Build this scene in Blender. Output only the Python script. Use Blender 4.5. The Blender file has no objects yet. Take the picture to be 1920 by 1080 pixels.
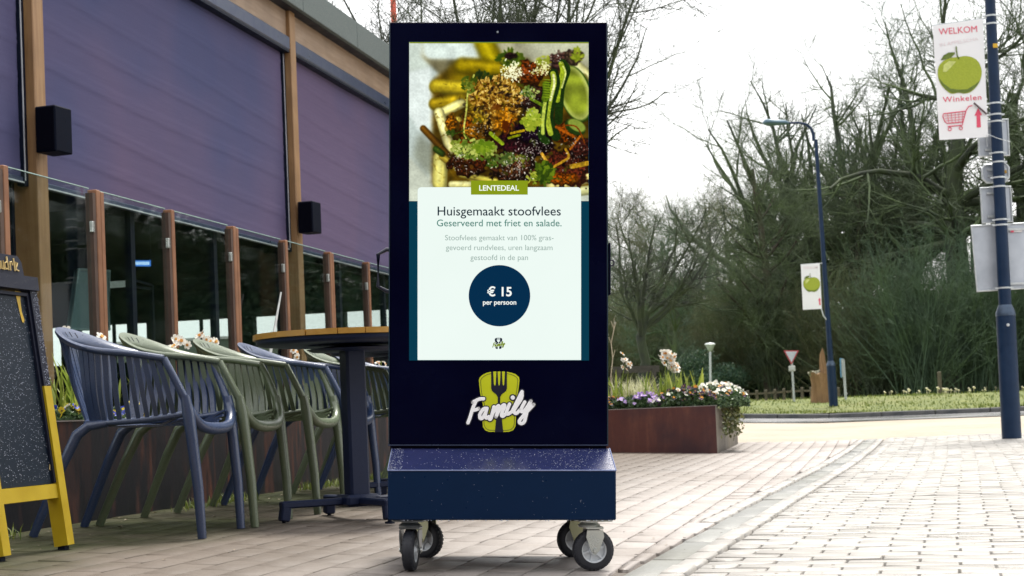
import bpy, math, random
import numpy as np
from mathutils import Vector, Matrix, Euler

# ------------------------------------------------------------------ camera
F = 3000.0; PITCH = math.radians(1.7); ROLL = math.radians(-2.3); HCAM = 0.47
SHY = 143.0 / 1920.0
S = bpy.context.scene
COL = S.collection
cd = bpy.data.cameras.new("camera"); cam = bpy.data.objects.new("camera", cd); COL.objects.link(cam)
cd.sensor_width = 36.0; cd.lens = 36.0 * F / 1920.0
cd.shift_y = SHY; cd.clip_start = 0.05; cd.clip_end = 3000
CAMR = Matrix.Rotation(math.pi / 2 + PITCH, 4, 'X') @ Matrix.Rotation(ROLL, 4, 'Z')
cam.matrix_world = Matrix.Translation((0, 0, HCAM)) @ CAMR
cd.dof.use_dof = True; cd.dof.focus_distance = 5.2; cd.dof.aperture_fstop = 11.0
S.camera = cam

# ------------------------------------------------------------------ world, sun, exposure
SUN_EL, SUN_AZ = math.radians(64), math.radians(24)       # azimuth from +Y towards +X
w = bpy.data.worlds.new("World"); S.world = w; w.use_nodes = True
nt = w.node_tree; nt.nodes.clear()
wo = nt.nodes.new("ShaderNodeOutputWorld"); bg = nt.nodes.new("ShaderNodeBackground")
sky = nt.nodes.new("ShaderNodeTexSky"); sky.sky_type = 'NISHITA'; sky.sun_disc = False
sky.sun_elevation = SUN_EL; sky.sun_rotation = SUN_AZ; sky.dust_density = 3.0; sky.air_density = 1.5
mx = nt.nodes.new("ShaderNodeMix"); mx.data_type = 'RGBA'
mx.inputs[0].default_value = 0.86                           # thick, even rain cloud over the blue
mx.inputs[7].default_value = (9.6, 9.55, 9.5, 1)
nt.links.new(sky.outputs[0], mx.inputs[6]); nt.links.new(mx.outputs[2], bg.inputs[0])
bg.inputs[1].default_value = 0.1
nt.links.new(bg.outputs[0], wo.inputs[0])
sd = bpy.data.lights.new("sun", 'SUN'); sd.energy = 3.0; sd.angle = math.radians(18); sd.color = (1.0, 0.96, 0.88)
sun = bpy.data.objects.new("sun", sd); COL.objects.link(sun)
sdir = Vector((math.sin(SUN_AZ) * math.cos(SUN_EL), math.cos(SUN_AZ) * math.cos(SUN_EL), math.sin(SUN_EL)))
sun.rotation_euler = sdir.to_track_quat('Z', 'Y').to_euler()
S.view_settings.view_transform = 'Standard'; S.view_settings.look = 'None'
S.view_settings.exposure = 0.95; S.view_settings.gamma = 1.0
S.view_settings.use_curve_mapping = False
S.cycles.max_bounces = 6; S.cycles.transparent_max_bounces = 12
S.cycles.diffuse_bounces = 3; S.cycles.glossy_bounces = 3; S.cycles.transmission_bounces = 4
S.cycles.use_denoising = True

R = random.Random(7)
NR = np.random.default_rng(7)
rad = math.radians

# ------------------------------------------------------------------ where a picture point lies in the place
_C = np.array([0, 0, HCAM]); _RM = np.array(CAMR.to_3x3())
def ray(X, Y):
    v = np.array([(X - 960) / F, -(Y - 540 - SHY * 1920) / F, -1.0])
    return _RM @ v
def proj(p):
    q = _RM.T @ (np.array(p, float) - _C)
    return 960 + F * q[0] / -q[2], 540 + SHY * 1920 - F * q[1] / -q[2]
AF = math.atan(0.2267)                                      # the terrace and its facade run this way
dv = np.array([math.sin(AF), math.cos(AF), 0]); du = np.array([math.cos(AF), -math.sin(AF), 0])
def uvw(u, v, z=0.0):
    p = du * u + dv * v; return (float(p[0]), float(p[1]), float(z))
def to_uv(x, y): return x * du[0] + y * du[1], x * dv[0] + y * dv[1]
def sstep(a, b, x):
    t = np.clip((np.asarray(x, float) - a) / (b - a), 0, 1); return t * t * (3 - 2 * t)
def gz(x, y):
    u = np.asarray(x, float) * du[0] + np.asarray(y, float) * du[1]
    t = np.clip(-1.08 - u, -0.35, 3.0)
    z = 0.04 * t
    far = sstep(9, 17, y)
    z = z * (1 - far * sstep(-1.5, 0.0, u)) 
    z = z + 0.10 * sstep(14, 23, y)
    return z
def ghit(X, Y):
    r = ray(X, Y); t = 5.0
    for _ in range(60):
        p = _C + r * t
        t += (gz(p[0], p[1]) - p[2]) / r[2] * 0.8
        t = max(0.5, min(t, 400))
    return _C + r * t
def uhit(X, Y, u):
    r = ray(X, Y); t = u / (r @ du); p = _C + r * t
    return float(p @ dv), float(p[2])                       # v, z
def yhit(X, Y, y):
    r = ray(X, Y); p = r * (y / r[1]) + _C; return p

# ------------------------------------------------------------------ mesh helpers
def smooth_mesh(me, ang=40):
    me.shade_smooth()
    try: me.set_sharp_from_angle(angle=rad(ang))
    except Exception: pass
class MB:
    def __init__(s): s.v = []; s.f = []; s.m = []; s.cur = 0
    def add(s, vs, fs):
        n = len(s.v); s.v.extend([tuple(map(float, p)) for p in vs])
        for f in fs: s.f.append(tuple(n + i for i in f)); s.m.append(s.cur)
        return s
    def box(s, c, size, rot=None, bev=0.0):
        hx, hy, hz = [x / 2 for x in size]
        if bev > 0:
            b = min(bev, hx * .9, hy * .9, hz * .9); vs = []; idx = {}
            for sx in (-1, 1):
                for sy in (-1, 1):
                    for sz in (-1, 1):
                        for k, p in enumerate(((hx, hy - b, hz - b), (hx - b, hy, hz - b), (hx - b, hy - b, hz))):
                            idx[(sx, sy, sz, k)] = len(vs); vs.append(Vector((sx * p[0], sy * p[1], sz * p[2])))
            fs = []
            g = lambda a, bb, cc, k: idx[(a, bb, cc, k)]
            for sx in (-1, 1): fs.append([g(sx, -1, -1, 0), g(sx, 1, -1, 0), g(sx, 1, 1, 0), g(sx, -1, 1, 0)][::sx])
            for sy in (-1, 1): fs.append([g(-1, sy, -1, 1), g(-1, sy, 1, 1), g(1, sy, 1, 1), g(1, sy, -1, 1)][::sy])
            for sz in (-1, 1): fs.append([g(-1, -1, sz, 2), g(1, -1, sz, 2), g(1, 1, sz, 2), g(-1, 1, sz, 2)][::sz])
            for sy in (-1, 1):
                for sz in (-1, 1): fs.append([g(-1, sy, sz, 1), g(-1, sy, sz, 2), g(1, sy, sz, 2), g(1, sy, sz, 1)][::-sy * sz])
            for sx in (-1, 1):
                for sz in (-1, 1): fs.append([g(sx, -1, sz, 0), g(sx, 1, sz, 0), g(sx, 1, sz, 2), g(sx, -1, sz, 2)][::sx * sz])
            for sx in (-1, 1):
                for sy in (-1, 1): fs.append([g(sx, sy, -1, 0), g(sx, sy, -1, 1), g(sx, sy, 1, 1), g(sx, sy, 1, 0)][::sx * sy])
            for sx in (-1, 1):
                for sy in (-1, 1):
                    for sz in (-1, 1): fs.append([g(sx, sy, sz, 0), g(sx, sy, sz, 1), g(sx, sy, sz, 2)][::sx * sy * sz])
        else:
            vs = [Vector((x * hx, y * hy, z * hz)) for x in (-1, 1) for y in (-1, 1) for z in (-1, 1)]
            fs = [(0, 1, 3, 2), (4, 6, 7, 5), (0, 4, 5, 1), (2, 3, 7, 6), (0, 2, 6, 4), (1, 5, 7, 3)]
        if rot is not None: vs = [rot @ v for v in vs]
        c = Vector(c); return s.add([v + c for v in vs], fs)
    def bar(s, a, b, w, h=None, up=(0, 0, 1), bev=0.0):
        a, b = Vector(a), Vector(b); d = b - a; L = d.length; d.normalize()
        x = d.cross(Vector(up))
        if x.length < 1e-4: x = d.cross(Vector((1, 0, 0)))
        x.normalize(); z = x.cross(d)
        rot = Matrix((x, d, z)).transposed()
        return s.box((a + b) / 2, (w, L, h or w), rot, bev)
    def tube(s, pts, rr, n=8, cap=True, flat=1.0, updir=(0, 0, 1), closed=False):
        pts = [Vector(p) for p in pts]
        if not hasattr(rr, '__len__'): rr = [rr] * len(pts)
        vs = []; fs = []; up = Vector(updir); N = len(pts)
        for i, p in enumerate(pts):
            if closed: t = pts[(i + 1) % N] - pts[i - 1]
            else: t = pts[min(i + 1, N - 1)] - pts[max(i - 1, 0)]
            t.normalize(); x = t.cross(up)
            if x.length < 1e-3: x = t.cross(Vector((1, 0, 0)))
            x.normalize(); y = x.cross(t)
            for k in range(n):
                a = 2 * math.pi * k / n
                vs.append(p + (x * math.cos(a) + y * math.sin(a) * flat) * rr[i])
        for i in range(N if closed else N - 1):
            for k in range(n):
                a = i * n + k; b = i * n + (k + 1) % n; j = (i + 1) % N
                fs.append((a, b, j * n + (k + 1) % n, j * n + k))
        if cap and not closed:
            fs.append(tuple(range(n - 1, -1, -1))); fs.append(tuple((N - 1) * n + k for k in range(n)))
        return s.add(vs, fs)
    def lathe(s, prof, n=24, c=(0, 0, 0), rot=None, cap=True):
        vs = []; fs = []; c = Vector(c)
        for r, z in prof:
            for k in range(n):
                a = 2 * math.pi * k / n; v = Vector((r * math.cos(a), r * math.sin(a), z))
                if rot is not None: v = rot @ v
                vs.append(v + c)
        for i in range(len(prof) - 1):
            for k in range(n):
                fs.append((i * n + k, i * n + (k + 1) % n, (i + 1) * n + (k + 1) % n, (i + 1) * n + k))
        if cap and prof[0][0] > 1e-6: fs.append(tuple(range(n - 1, -1, -1)))
        if cap and prof[-1][0] > 1e-6: fs.append(tuple((len(prof) - 1) * n + k for k in range(n)))
        return s.add(vs, fs)
    def prism(s, poly, d0, d1, axes='xz'):
        """poly in two axes, extruded along the third from d0 to d1"""
        def P(a, b, d): return {'xz': (a, d, b), 'xy': (a, b, d), 'yz': (d, a, b)}[axes]
        n = len(poly); vs = [P(a, b, d0) for a, b in poly] + [P(a, b, d1) for a, b in poly]
        fs = [tuple(range(n)), tuple(range(2 * n - 1, n - 1, -1))]
        for i in range(n): fs.append((i, i + n, (i + 1) % n + n, (i + 1) % n))
        return s.add(vs, fs)
    def ico(s, c, r, sq=1.0):
        t = (1 + 5 ** .5) / 2
        vs = [(-1, t, 0), (1, t, 0), (-1, -t, 0), (1, -t, 0), (0, -1, t), (0, 1, t), (0, -1, -t), (0, 1, -t), (t, 0, -1), (t, 0, 1), (-t, 0, -1), (-t, 0, 1)]
        fs = [(0, 11, 5), (0, 5, 1), (0, 1, 7), (0, 7, 10), (0, 10, 11), (1, 5, 9), (5, 11, 4), (11, 10, 2), (10, 7, 6), (7, 1, 8), (3, 9, 4), (3, 4, 2), (3, 2, 6), (3, 6, 8), (3, 8, 9), (4, 9, 5), (2, 4, 11), (6, 2, 10), (8, 6, 7), (9, 8, 1)]
        k = r / 1.902
        return s.add([(c[0] + x * k, c[1] + y * k, c[2] + z * k * sq) for x, y, z in vs], fs)
    def mesh(s, name, mats, smooth=False, fixn=True):
        me = bpy.data.meshes.new(name); me.from_pydata(s.v, [], s.f)
        if not isinstance(mats, (list, tuple)): mats = [mats]
        for m in mats: me.materials.append(m)
        if len(mats) > 1: me.polygons.foreach_set('material_index', s.m)
        if fixn:
            import bmesh
            b = bmesh.new(); b.from_mesh(me); bmesh.ops.recalc_face_normals(b, faces=b.faces); b.to_mesh(me); b.free()
        if smooth: smooth_mesh(me, smooth if smooth is not True else 40)
        me.update(); return me
    def obj(s, name, mats, parent=None, smooth=False, **kw):
        return link(name, s.mesh(name, mats, smooth), parent, **kw)

def link(name, me, parent=None, loc=None, rot=None, **props):
    o = bpy.data.objects.new(name, me); COL.objects.link(o)
    if parent is not None: o.parent = parent
    if loc is not None: o.location = loc
    if rot is not None: o.rotation_euler = rot
    for k, v in props.items(): o[k] = v
    return o
def thing(name, label, cat, loc=(0, 0, 0), rot=(0, 0, 0), group=None):
    o = bpy.data.objects.new(name, None); COL.objects.link(o); o.empty_display_size = .1
    o.location = loc; o.rotation_euler = rot; o['label'] = label; o['category'] = cat
    if group: o['group'] = group
    return o
def tag(o, label, cat, group=None):
    o['label'] = label; o['category'] = cat
    if group: o['group'] = group
    return o
def kids(o): return KID.get(o.name, [])
KID = {}
def dup(root, loc, rot, label, group=None, scale=None):
    bpy.context.view_layer.update()
    def cp(o, par):
        c = o.copy(); COL.objects.link(c)
        if par is not None: c.parent = par
        for ch in list(o.children): cp(ch, c)
        return c
    r = cp(root, None); r.location = loc; r.rotation_euler = rot; r['label'] = label
    if group: r['group'] = group
    if scale is not None: r.scale = scale
    return r
def npmesh(name, v, f, mats, mi=None, smooth=False):
    """v (N,3), f (M,k) numpy"""
    me = bpy.data.meshes.new(name); f = np.asarray(f); k = f.shape[1]
    me.vertices.add(len(v)); me.vertices.foreach_set('co', np.asarray(v, np.float32).ravel())
    me.loops.add(f.size); me.loops.foreach_set('vertex_index', f.astype(np.int32).ravel())
    me.polygons.add(len(f)); me.polygons.foreach_set('loop_start', np.arange(0, f.size, k, dtype=np.int32))
    try: me.polygons.foreach_set('loop_total', np.full(len(f), k, np.int32))
    except Exception: pass
    if not isinstance(mats, (list, tuple)): mats = [mats]
    for m in mats: me.materials.append(m)
    if mi is not None: me.polygons.foreach_set('material_index', np.asarray(mi, np.int32))
    me.update(calc_edges=True)
    if smooth: me.shade_smooth()
    return me
def catmull(pts, n=6, closed=False):
    P = [np.array(p, float) for p in pts]; out = []
    N = len(P)
    for i in range(N if closed else N - 1):
        if closed: a, b, c, d = P[i - 1], P[i], P[(i + 1) % N], P[(i + 2) % N]
        else: a, b, c, d = P[max(i - 1, 0)], P[i], P[i + 1], P[min(i + 2, N - 1)]
        for k in range(n):
            t = k / n
            out.append(.5 * ((2 * b) + (-a + c) * t + (2 * a - 5 * b + 4 * c - d) * t * t + (-a + 3 * b - 3 * c + d) * t ** 3))
    if not closed: out.append(P[-1])
    return out

# ------------------------------------------------------------------ materials
def srgb(r, g, b):
    f = lambda c: (c / 255 / 12.92 if c / 255 <= .04045 else ((c / 255 + .055) / 1.055) ** 2.4)
    return (f(r), f(g), f(b))
class NT:
    def __init__(s, name):
        s.mat = bpy.data.materials.new(name); s.mat.use_nodes = True; s.t = s.mat.node_tree
        s.b = s.t.nodes['Principled BSDF']; s.out = s.t.nodes['Material Output']
    def n(s, typ, **kw):
        x = s.t.nodes.new(typ)
        for k, v in kw.items(): setattr(x, k, v)
        return x
    def l(s, a, b): s.t.links.new(a, b)
    def coord(s, which='Object'):
        if which == 'World': return s.n('ShaderNodeNewGeometry').outputs['Position']
        return s.n('ShaderNodeTexCoord').outputs[which]
    def map(s, co, scale=(1, 1, 1), rot=(0, 0, 0)):
        m = s.n('ShaderNodeMapping'); m.inputs['Scale'].default_value = scale; m.inputs['Rotation'].default_value = rot
        s.l(co, m.inputs['Vector']); return m.outputs[0]
    def noise(s, co, scale, detail=4, rough=.55, dist=0):
        x = s.n('ShaderNodeTexNoise'); s.l(co, x.inputs['Vector']); x.inputs['Scale'].default_value = scale
        x.inputs['Detail'].default_value = detail; x.inputs['Roughness'].default_value = rough; x.inputs['Distortion'].default_value = dist
        return x.outputs[0]
    def vor(s, co, scale, feature='F1', out='Distance', rnd=1.0):
        x = s.n('ShaderNodeTexVoronoi', feature=feature); s.l(co, x.inputs['Vector']); x.inputs['Scale'].default_value = scale
        x.inputs['Randomness'].default_value = rnd
        return x.outputs[out]
    def ramp(s, fac, stops, interp='LINEAR'):
        x = s.n('ShaderNodeValToRGB'); s.l(fac, x.inputs[0]); cr = x.color_ramp; cr.interpolation = interp
        while len(cr.elements) < len(stops): cr.elements.new(.5)
        for e, (p, c) in zip(cr.elements, stops):
            e.position = p; e.color = (c[0], c[1], c[2], 1) if hasattr(c, '__len__') else (c, c, c, 1)
        return x.outputs[0]
    def mix(s, fac, a, b, mode='MIX'):
        x = s.n('ShaderNodeMix', data_type='RGBA', blend_type=mode)
        for i, v in ((0, fac), (6, a), (7, b)):
            if hasattr(v, 'is_output'): s.l(v, x.inputs[i])
            elif hasattr(v, '__len__'): x.inputs[i].default_value = (v[0], v[1], v[2], 1)
            else: x.inputs[i].default_value = v
        return x.outputs[2]
    def math(s, op, a, b=0.0):
        x = s.n('ShaderNodeMath', operation=op)
        for i, v in ((0, a), (1, b)):
            if hasattr(v, 'is_output'): s.l(v, x.inputs[i])
            else: x.inputs[i].default_value = v
        return x.outputs[0]
    def bump(s, h, dist=.001, strength=1.0, nrm=None):
        x = s.n('ShaderNodeBump'); s.l(h, x.inputs['Height']); x.inputs['Distance'].default_value = dist
        x.inputs['Strength'].default_value = strength
        if nrm is not None: s.l(nrm, x.inputs['Normal'])
        return x.outputs[0]
    def set(s, **kw):
        N = {'col': 'Base Color', 'rough': 'Roughness', 'metal': 'Metallic', 'nrm': 'Normal', 'spec': 'Specular IOR Level', 'alpha': 'Alpha',
             'coat': 'Coat Weight', 'coatr': 'Coat Roughness', 'em': 'Emission Color', 'ems': 'Emission Strength', 'trans': 'Transmission Weight', 'sheen': 'Sheen Weight'}
        for k, v in kw.items():
            i = s.b.inputs[N[k]]
            if hasattr(v, 'is_output'): s.l(v, i)
            elif hasattr(v, '__len__'): i.default_value = (v[0], v[1], v[2], 1)
            else: i.default_value = v
        return s.mat
def simple(name, c1, c2=None, rough=.5, metal=0, scale=20, bump=0.0, bscale=None, spec=.5, coord='Object', coat=0):
    m = NT(name); co = m.coord(coord); n = m.noise(co, scale, 5)
    c2 = c2 or tuple(x * .75 for x in c1)
    m.set(col=m.mix(m.ramp(n, [(.35, 0), (.65, 1)]), c1, c2), metal=metal, spec=spec, coat=coat)
    m.set(rough=m.ramp(n, [(.3, max(0, rough - .08)), (.7, min(1, rough + .08))]))
    if bump: m.set(nrm=m.bump(m.noise(co, bscale or scale * 6, 3), bump))
    return m.mat
def flat(name, c, rough=.5, em=0):
    m = NT(name); m.set(col=c, rough=rough)
    if em: m.set(col=(0, 0, 0), em=c, ems=em, spec=.2, rough=.25)
    return m.mat

# wet droplets as fine relief on a smooth paint
def wetpaint(name, c1, c2, rough=.35, drop=180, spec=.5, dscale=None, amount=.25, height=.0012):
    m = NT(name); co = m.coord('Object')
    n = m.noise(co, 9, 4)
    v = m.vor(co, drop); cell = m.vor(co, drop, out='Color')
    sep = m.n('ShaderNodeSeparateColor'); m.l(cell, sep.inputs[0])
    on = m.math('GREATER_THAN', sep.outputs[0], 1 - amount)
    dome = m.ramp(v, [(.0, 1), (.22, .75), (.34, 0)])
    h = m.math('MULTIPLY', dome, on)
    m.set(col=m.mix(n, c1, c2), spec=spec)
    m.set(rough=m.mix(h, (rough,) * 3, (.04,) * 3), nrm=m.bump(h, height, 1.0))
    return m.mat

def wood(name, ca, cb, axis='Z', scale=14, rough=.5):
    m = NT(name); co = m.coord('Object')
    sc = {'Z': (1, 1, .06), 'Y': (1, .06, 1), 'X': (.06, 1, 1)}[axis]
    n = m.noise(m.map(co, sc), scale * 3, 8, .6, .4); n2 = m.noise(co, 2.5, 4)
    c = m.mix(m.ramp(n, [(.3, 0), (.7, 1)]), ca, cb)
    c = m.mix(m.ramp(n2, [(.4, 0), (.75, .5)]), c, tuple(x * .55 for x in ca))
    m.set(col=c, rough=rough, nrm=m.bump(n, .0015)); return m.mat
def barkmat(name, ca, cb, moss=None):
    m = NT(name); co = m.coord('Object')
    n = m.noise(m.map(co, (1, 1, .3)), 14, 6, .65); n2 = m.noise(co, 1.3, 4)
    c = m.mix(m.ramp(n, [(.3, 0), (.7, 1)]), ca, cb)
    if moss: c = m.mix(m.ramp(n2, [(.4, 0), (.62, .85)]), c, moss)
    oi = m.n('ShaderNodeObjectInfo')
    c = m.mix(m.math('MULTIPLY', oi.outputs['Random'], .35), c, tuple(x * .5 for x in ca))
    m.set(col=c, rough=.85, nrm=m.bump(n, .01, .6)); return m.mat
def leafmat(name, ca, cb, rough=.45, trans=0.25):
    m = NT(name); g = m.n('ShaderNodeNewGeometry'); oi = m.n('ShaderNodeObjectInfo')
    f = m.math('FRACT', m.math('ADD', g.outputs['Random Per Island'], oi.outputs['Random']))
    c = m.mix(f, ca, cb); m.set(col=c, rough=rough)
    tr = m.n('ShaderNodeBsdfTranslucent'); m.l(c, tr.inputs[0])
    ms = m.n('ShaderNodeMixShader'); ms.inputs[0].default_value = trans
    m.l(m.b.outputs[0], ms.inputs[1]); m.l(tr.outputs[0], ms.inputs[2]); m.l(ms.outputs[0], m.out.inputs[0])
    return m.mat
def glassmat(name, tint, ior=1.5, rough=.0, refl=1.0):
    m = NT(name)
    tr = m.n('ShaderNodeBsdfTransparent'); tr.inputs[0].default_value = (*tint, 1)
    gl = m.n('ShaderNodeBsdfGlossy'); gl.inputs['Roughness'].default_value = rough; gl.inputs[0].default_value = (refl, refl, refl, 1)
    fr = m.n('ShaderNodeFresnel'); g = m.n('ShaderNodeNewGeometry')
    mr = m.n('ShaderNodeMapRange'); m.l(g.outputs['Backfacing'], mr.inputs[0]); mr.inputs[3].default_value = ior; mr.inputs[4].default_value = 1 / ior; m.l(mr.outputs[0], fr.inputs[0])
    ms = m.n('ShaderNodeMixShader'); m.l(fr.outputs[0], ms.inputs[0]); m.l(tr.outputs[0], ms.inputs[1]); m.l(gl.outputs[0], ms.inputs[2])
    m.l(ms.outputs[0], m.out.inputs[0]); return m.mat

# ------------------------------------------------------------------ lettering
def textmesh(name, body, mat, x0, x1, zbase, y, parent, bold=0.0, shear=0.0, char=None, frame=None, **kw):
    """one line of flat print, its ink from x0 to x1 on the baseline zbase, facing -Y, as a thin raised sheet"""
    c = bpy.data.curves.new(name, 'FONT'); c.body = body; c.size = 1.0; c.offset = bold; c.shear = shear; c.resolution_u = 4
    c.extrude = 0.0; c.space_character = char or 1.0
    o = bpy.data.objects.new(name, c); COL.objects.link(o)
    dg = bpy.context.evaluated_depsgraph_get(); dg.update()
    me = bpy.data.meshes.new_from_object(o.evaluated_get(dg)); bpy.data.objects.remove(o); bpy.data.curves.remove(c)
    n = len(me.vertices); co = np.empty(n * 3, np.float32); me.vertices.foreach_get('co', co); co = co.reshape(-1, 3)
    a, b = co[:, 0].min(), co[:, 0].max(); k = (x1 - x0) / (b - a)
    sy = kw.pop('sy', 1.0)
    out = np.zeros_like(co); out[:, 0] = x0 + (co[:, 0] - a) * k; out[:, 2] = zbase + co[:, 1] * k * sy; out[:, 1] = y
    me.vertices.foreach_set('co', out.ravel()); me.materials.clear(); me.materials.append(mat); me.update(); me.name = name
    return link(name, me, parent, **kw)

# ------------------------------------------------------------------ ground
def w_u(m):                                                 # distance from the facade line as a shader value
    p = m.coord('World'); d = m.n('ShaderNodeVectorMath', operation='DOT_PRODUCT'); m.l(p, d.inputs[0])
    d.inputs[1].default_value = tuple(du); return p, d.outputs['Value']
def ramp_between(m, x, a, b):
    mr = m.n('ShaderNodeMapRange'); m.l(x, mr.inputs[0]); mr.inputs[1].default_value = a; mr.inputs[2].default_value = b
    return mr.outputs[0]
def yline(X0, Y0, X1, Y1):
    a, b = ghit(X0, Y0), ghit(X1, Y1); return a, b

m = NT('earth and sand')
p, u = w_u(m); sx = m.n('ShaderNodeSeparateXYZ'); m.l(p, sx.inputs[0])
n1 = m.noise(p, 9, 6, .7); n2 = m.noise(p, .6, 5, .6); n3 = m.noise(p, 60, 4, .7)
joint = m.mix(n1, (.022, .019, .015), (.085, .07, .055))
sandc = m.mix(m.ramp(n2, [(.35, 0), (.65, 1)]), (.33, .285, .225), (.41, .365, .30))
sandc = m.mix(m.ramp(n1, [(.62, 0), (.72, .6)]), sandc, (.16, .17, .06))
sandc = m.mix(m.math('MULTIPLY', n3, .4), sandc, (.24, .19, .13))
moss = m.mix(n1, (.02, .026, .012), (.07, .068, .035))
joint = m.mix(ramp_between(m, u, -.5, -.9), joint, m.mix(n1, (.10, .085, .075), (.20, .17, .15)))
c = m.mix(ramp_between(m, m.math('ADD', u, m.math('MULTIPLY', n2, .7)), -2.0, -2.35), joint, moss)
c = m.mix(ramp_between(m, m.math('ADD', sx.outputs[1], n1), 16.9, 17.6), c, sandc)
c = m.mix(ramp_between(m, sx.outputs[1], 60, 75), c, (.05, .075, .02))
MAT_GROUND = m.set(spec=.25, col=c, rough=m.ramp(n1, [(.3, .55), (.7, .85)]), nrm=m.bump(n1, .012))

xs = np.concatenate([np.linspace(-900, -60, 8), np.linspace(-40, -10, 7), np.arange(-9, 16, .5), np.linspace(17, 60, 12), np.linspace(90, 900, 7)])
ys = np.concatenate([np.linspace(-400, -20, 6), np.linspace(-12, 0, 5), np.arange(1, 40, .5), np.linspace(44, 120, 12), np.linspace(200, 1500, 8)])
XX, YY = np.meshgrid(xs, ys, indexing='ij')
ZZ = gz(XX, YY) - .013
vv = np.stack([XX, YY, ZZ], -1).reshape(-1, 3)
ii = np.arange(len(xs) * len(ys)).reshape(len(xs), len(ys))
ff = np.stack([ii[:-1, :-1], ii[1:, :-1], ii[1:, 1:], ii[:-1, 1:]], -1).reshape(-1, 4)
ground = link('ground', npmesh('ground', vv, ff, MAT_GROUND, smooth=True), kind='structure')

# gutter curve: right-hand edge, u as a function of v
GV = np.array([-3, 4.55, 8.0, 12.0, 17.1, 22]); GU = np.array([-.72, -.555, -.39, -.17, .048, .25])
def gu(v): return np.interp(v, GV, GU)
def gang(v): return math.atan2(float(gu(v + .4) - gu(v - .4)), .8)

def brickmat(name, ca, cb, dirt, dirtu, moss_near=True, rlo=.22, rhi=.5):
    m = NT(name); p, u = w_u(m); oi = m.n('ShaderNodeObjectInfo'); g = m.n('ShaderNodeNewGeometry')
    f = m.math('FRACT', m.math('ADD', g.outputs['Random Per Island'], oi.outputs['Random']))
    n = m.noise(p, 45, 6, .7); n2 = m.noise(p, 1.1, 5, .6); n4 = m.noise(p, 220, 3, .7)
    c = m.mix(f, ca, cb); c = m.mix(m.math('MULTIPLY', n, .45), c, tuple(x * .62 for x in ca))
    if moss_near:
        e = m.math('ADD', u, m.math('MULTIPLY', m.math('SUBTRACT', n2, .5), 1.1))
        c = m.mix(ramp_between(m, e, dirtu + .5, dirtu - .4), c, m.mix(n, dirt, tuple(x * .6 for x in dirt)))
        c = m.mix(ramp_between(m, e, -2.25, -2.75), c, m.mix(n, (.016, .022, .010), (.055, .058, .028)))
    c = m.mix(m.ramp(m.noise(p, .55, 5, .6), [(.46, 0), (.66, .6)]), c, tuple(x * .9 for x in dirt))
    m.set(col=c, nrm=m.bump(m.math('ADD', n, m.math('MULTIPLY', n4, .5)), .0022), spec=.42)
    if moss_near: m.set(spec=m.math('SUBTRACT', .36, m.math('MULTIPLY', ramp_between(m, e, -1.3, -2.6), .33)))
    m.set(rough=m.ramp(m.math('ADD', m.math('MULTIPLY', n2, .7), m.math('MULTIPLY', n, .3)), [(.36, rlo), (.62, rhi)]))
    return m.mat
MAT_BL = brickmat('terrace clinker', (.33, .295, .275), (.42, .385, .365), (.16, .132, .11), -1.45, rlo=.42, rhi=.72)
MAT_BR = brickmat('street clinker', (.33, .31, .285), (.49, .47, .44), (.17, .155, .14), -9, False)
MAT_GT = brickmat('pale kerb concrete', (.42, .40, .375), (.50, .48, .455), (.25, .25, .20), -9, False, .3, .6)
MAT_CH = brickmat('grey channel concrete', (.20, .20, .19), (.27, .27, .255), (.12, .12, .09), -9, False, .25, .6)

def brick_v(L, W, H=.05, b=.0025):
    """top at z=0, long side along y"""
    o = []
    for (dx, dz) in ((W / 2 - b, 0), (W / 2, -b), (W / 2, -H)):
        dy = L / 2 - (W / 2 - dx)
        o += [(-dx, -dy, dz), (dx, -dy, dz), (dx, dy, dz), (-dx, dy, dz)]
    return np.array(o)
BF = [(0, 1, 2, 3)] + [(4 * k + i + 4, 4 * k + (i + 1) % 4 + 4, 4 * k + (i + 1) % 4, 4 * k + i) for k in (0, 1) for i in range(4)]
def in_view(x, y, mar=40):
    X, Y = proj((x, y, float(gz(x, y)))); return -mar < X < 1920 + mar and Y < 1080 + mar and y > .5
def lay(name, rows, L, W, mat, parent, nmax=300, tilt=.011):
    """rows: (x, y, ang, lscale, wscale); nearest ones in view are objects, the rest one mesh"""
    base = npmesh(name, brick_v(L, W), BF, mat)
    rows = [(math.hypot(r[0], r[1]) if in_view(r[0], r[1]) and not (hid(r[0], r[1])) else 1e6, *r) for r in rows]
    rows.sort(key=lambda r: r[0])
    vs, fs = [], []; bv = brick_v(L, W); k = 0
    for d, x, y, a, ls, ws in rows:
        z = float(gz(x, y)) + NR.normal(0, tilt * .1); tx, ty = NR.normal(0, tilt), NR.normal(0, tilt)
        a += NR.normal(0, .008)
        gx = (gz(x + .05, y) - gz(x - .05, y)) / .1; gy = (gz(x, y + .05) - gz(x, y - .05)) / .1
        rot = Matrix.Rotation(math.atan(gy), 3, 'X') @ Matrix.Rotation(-math.atan(gx), 3, 'Y') @ Matrix.Rotation(a, 3, 'Z') @ Matrix.Rotation(tx, 3, 'X') @ Matrix.Rotation(ty, 3, 'Y')
        if k < nmax and d < 1e5:
            o = link(name, base, parent); o.location = (x, y, z); o.rotation_euler = rot.to_euler(); o.scale = (ws, ls, 1); k += 1
        else:
            q = (bv * np.array([ws, ls, 1])) @ np.array(rot).T + np.array([x, y, z])
            fs.append(np.array(BF) + 12 * len(vs)); vs.append(q)
    if vs:
        link(name + '_field', npmesh(name + '_field', np.concatenate(vs), np.concatenate(fs), mat), parent, kind='stuff')
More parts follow.
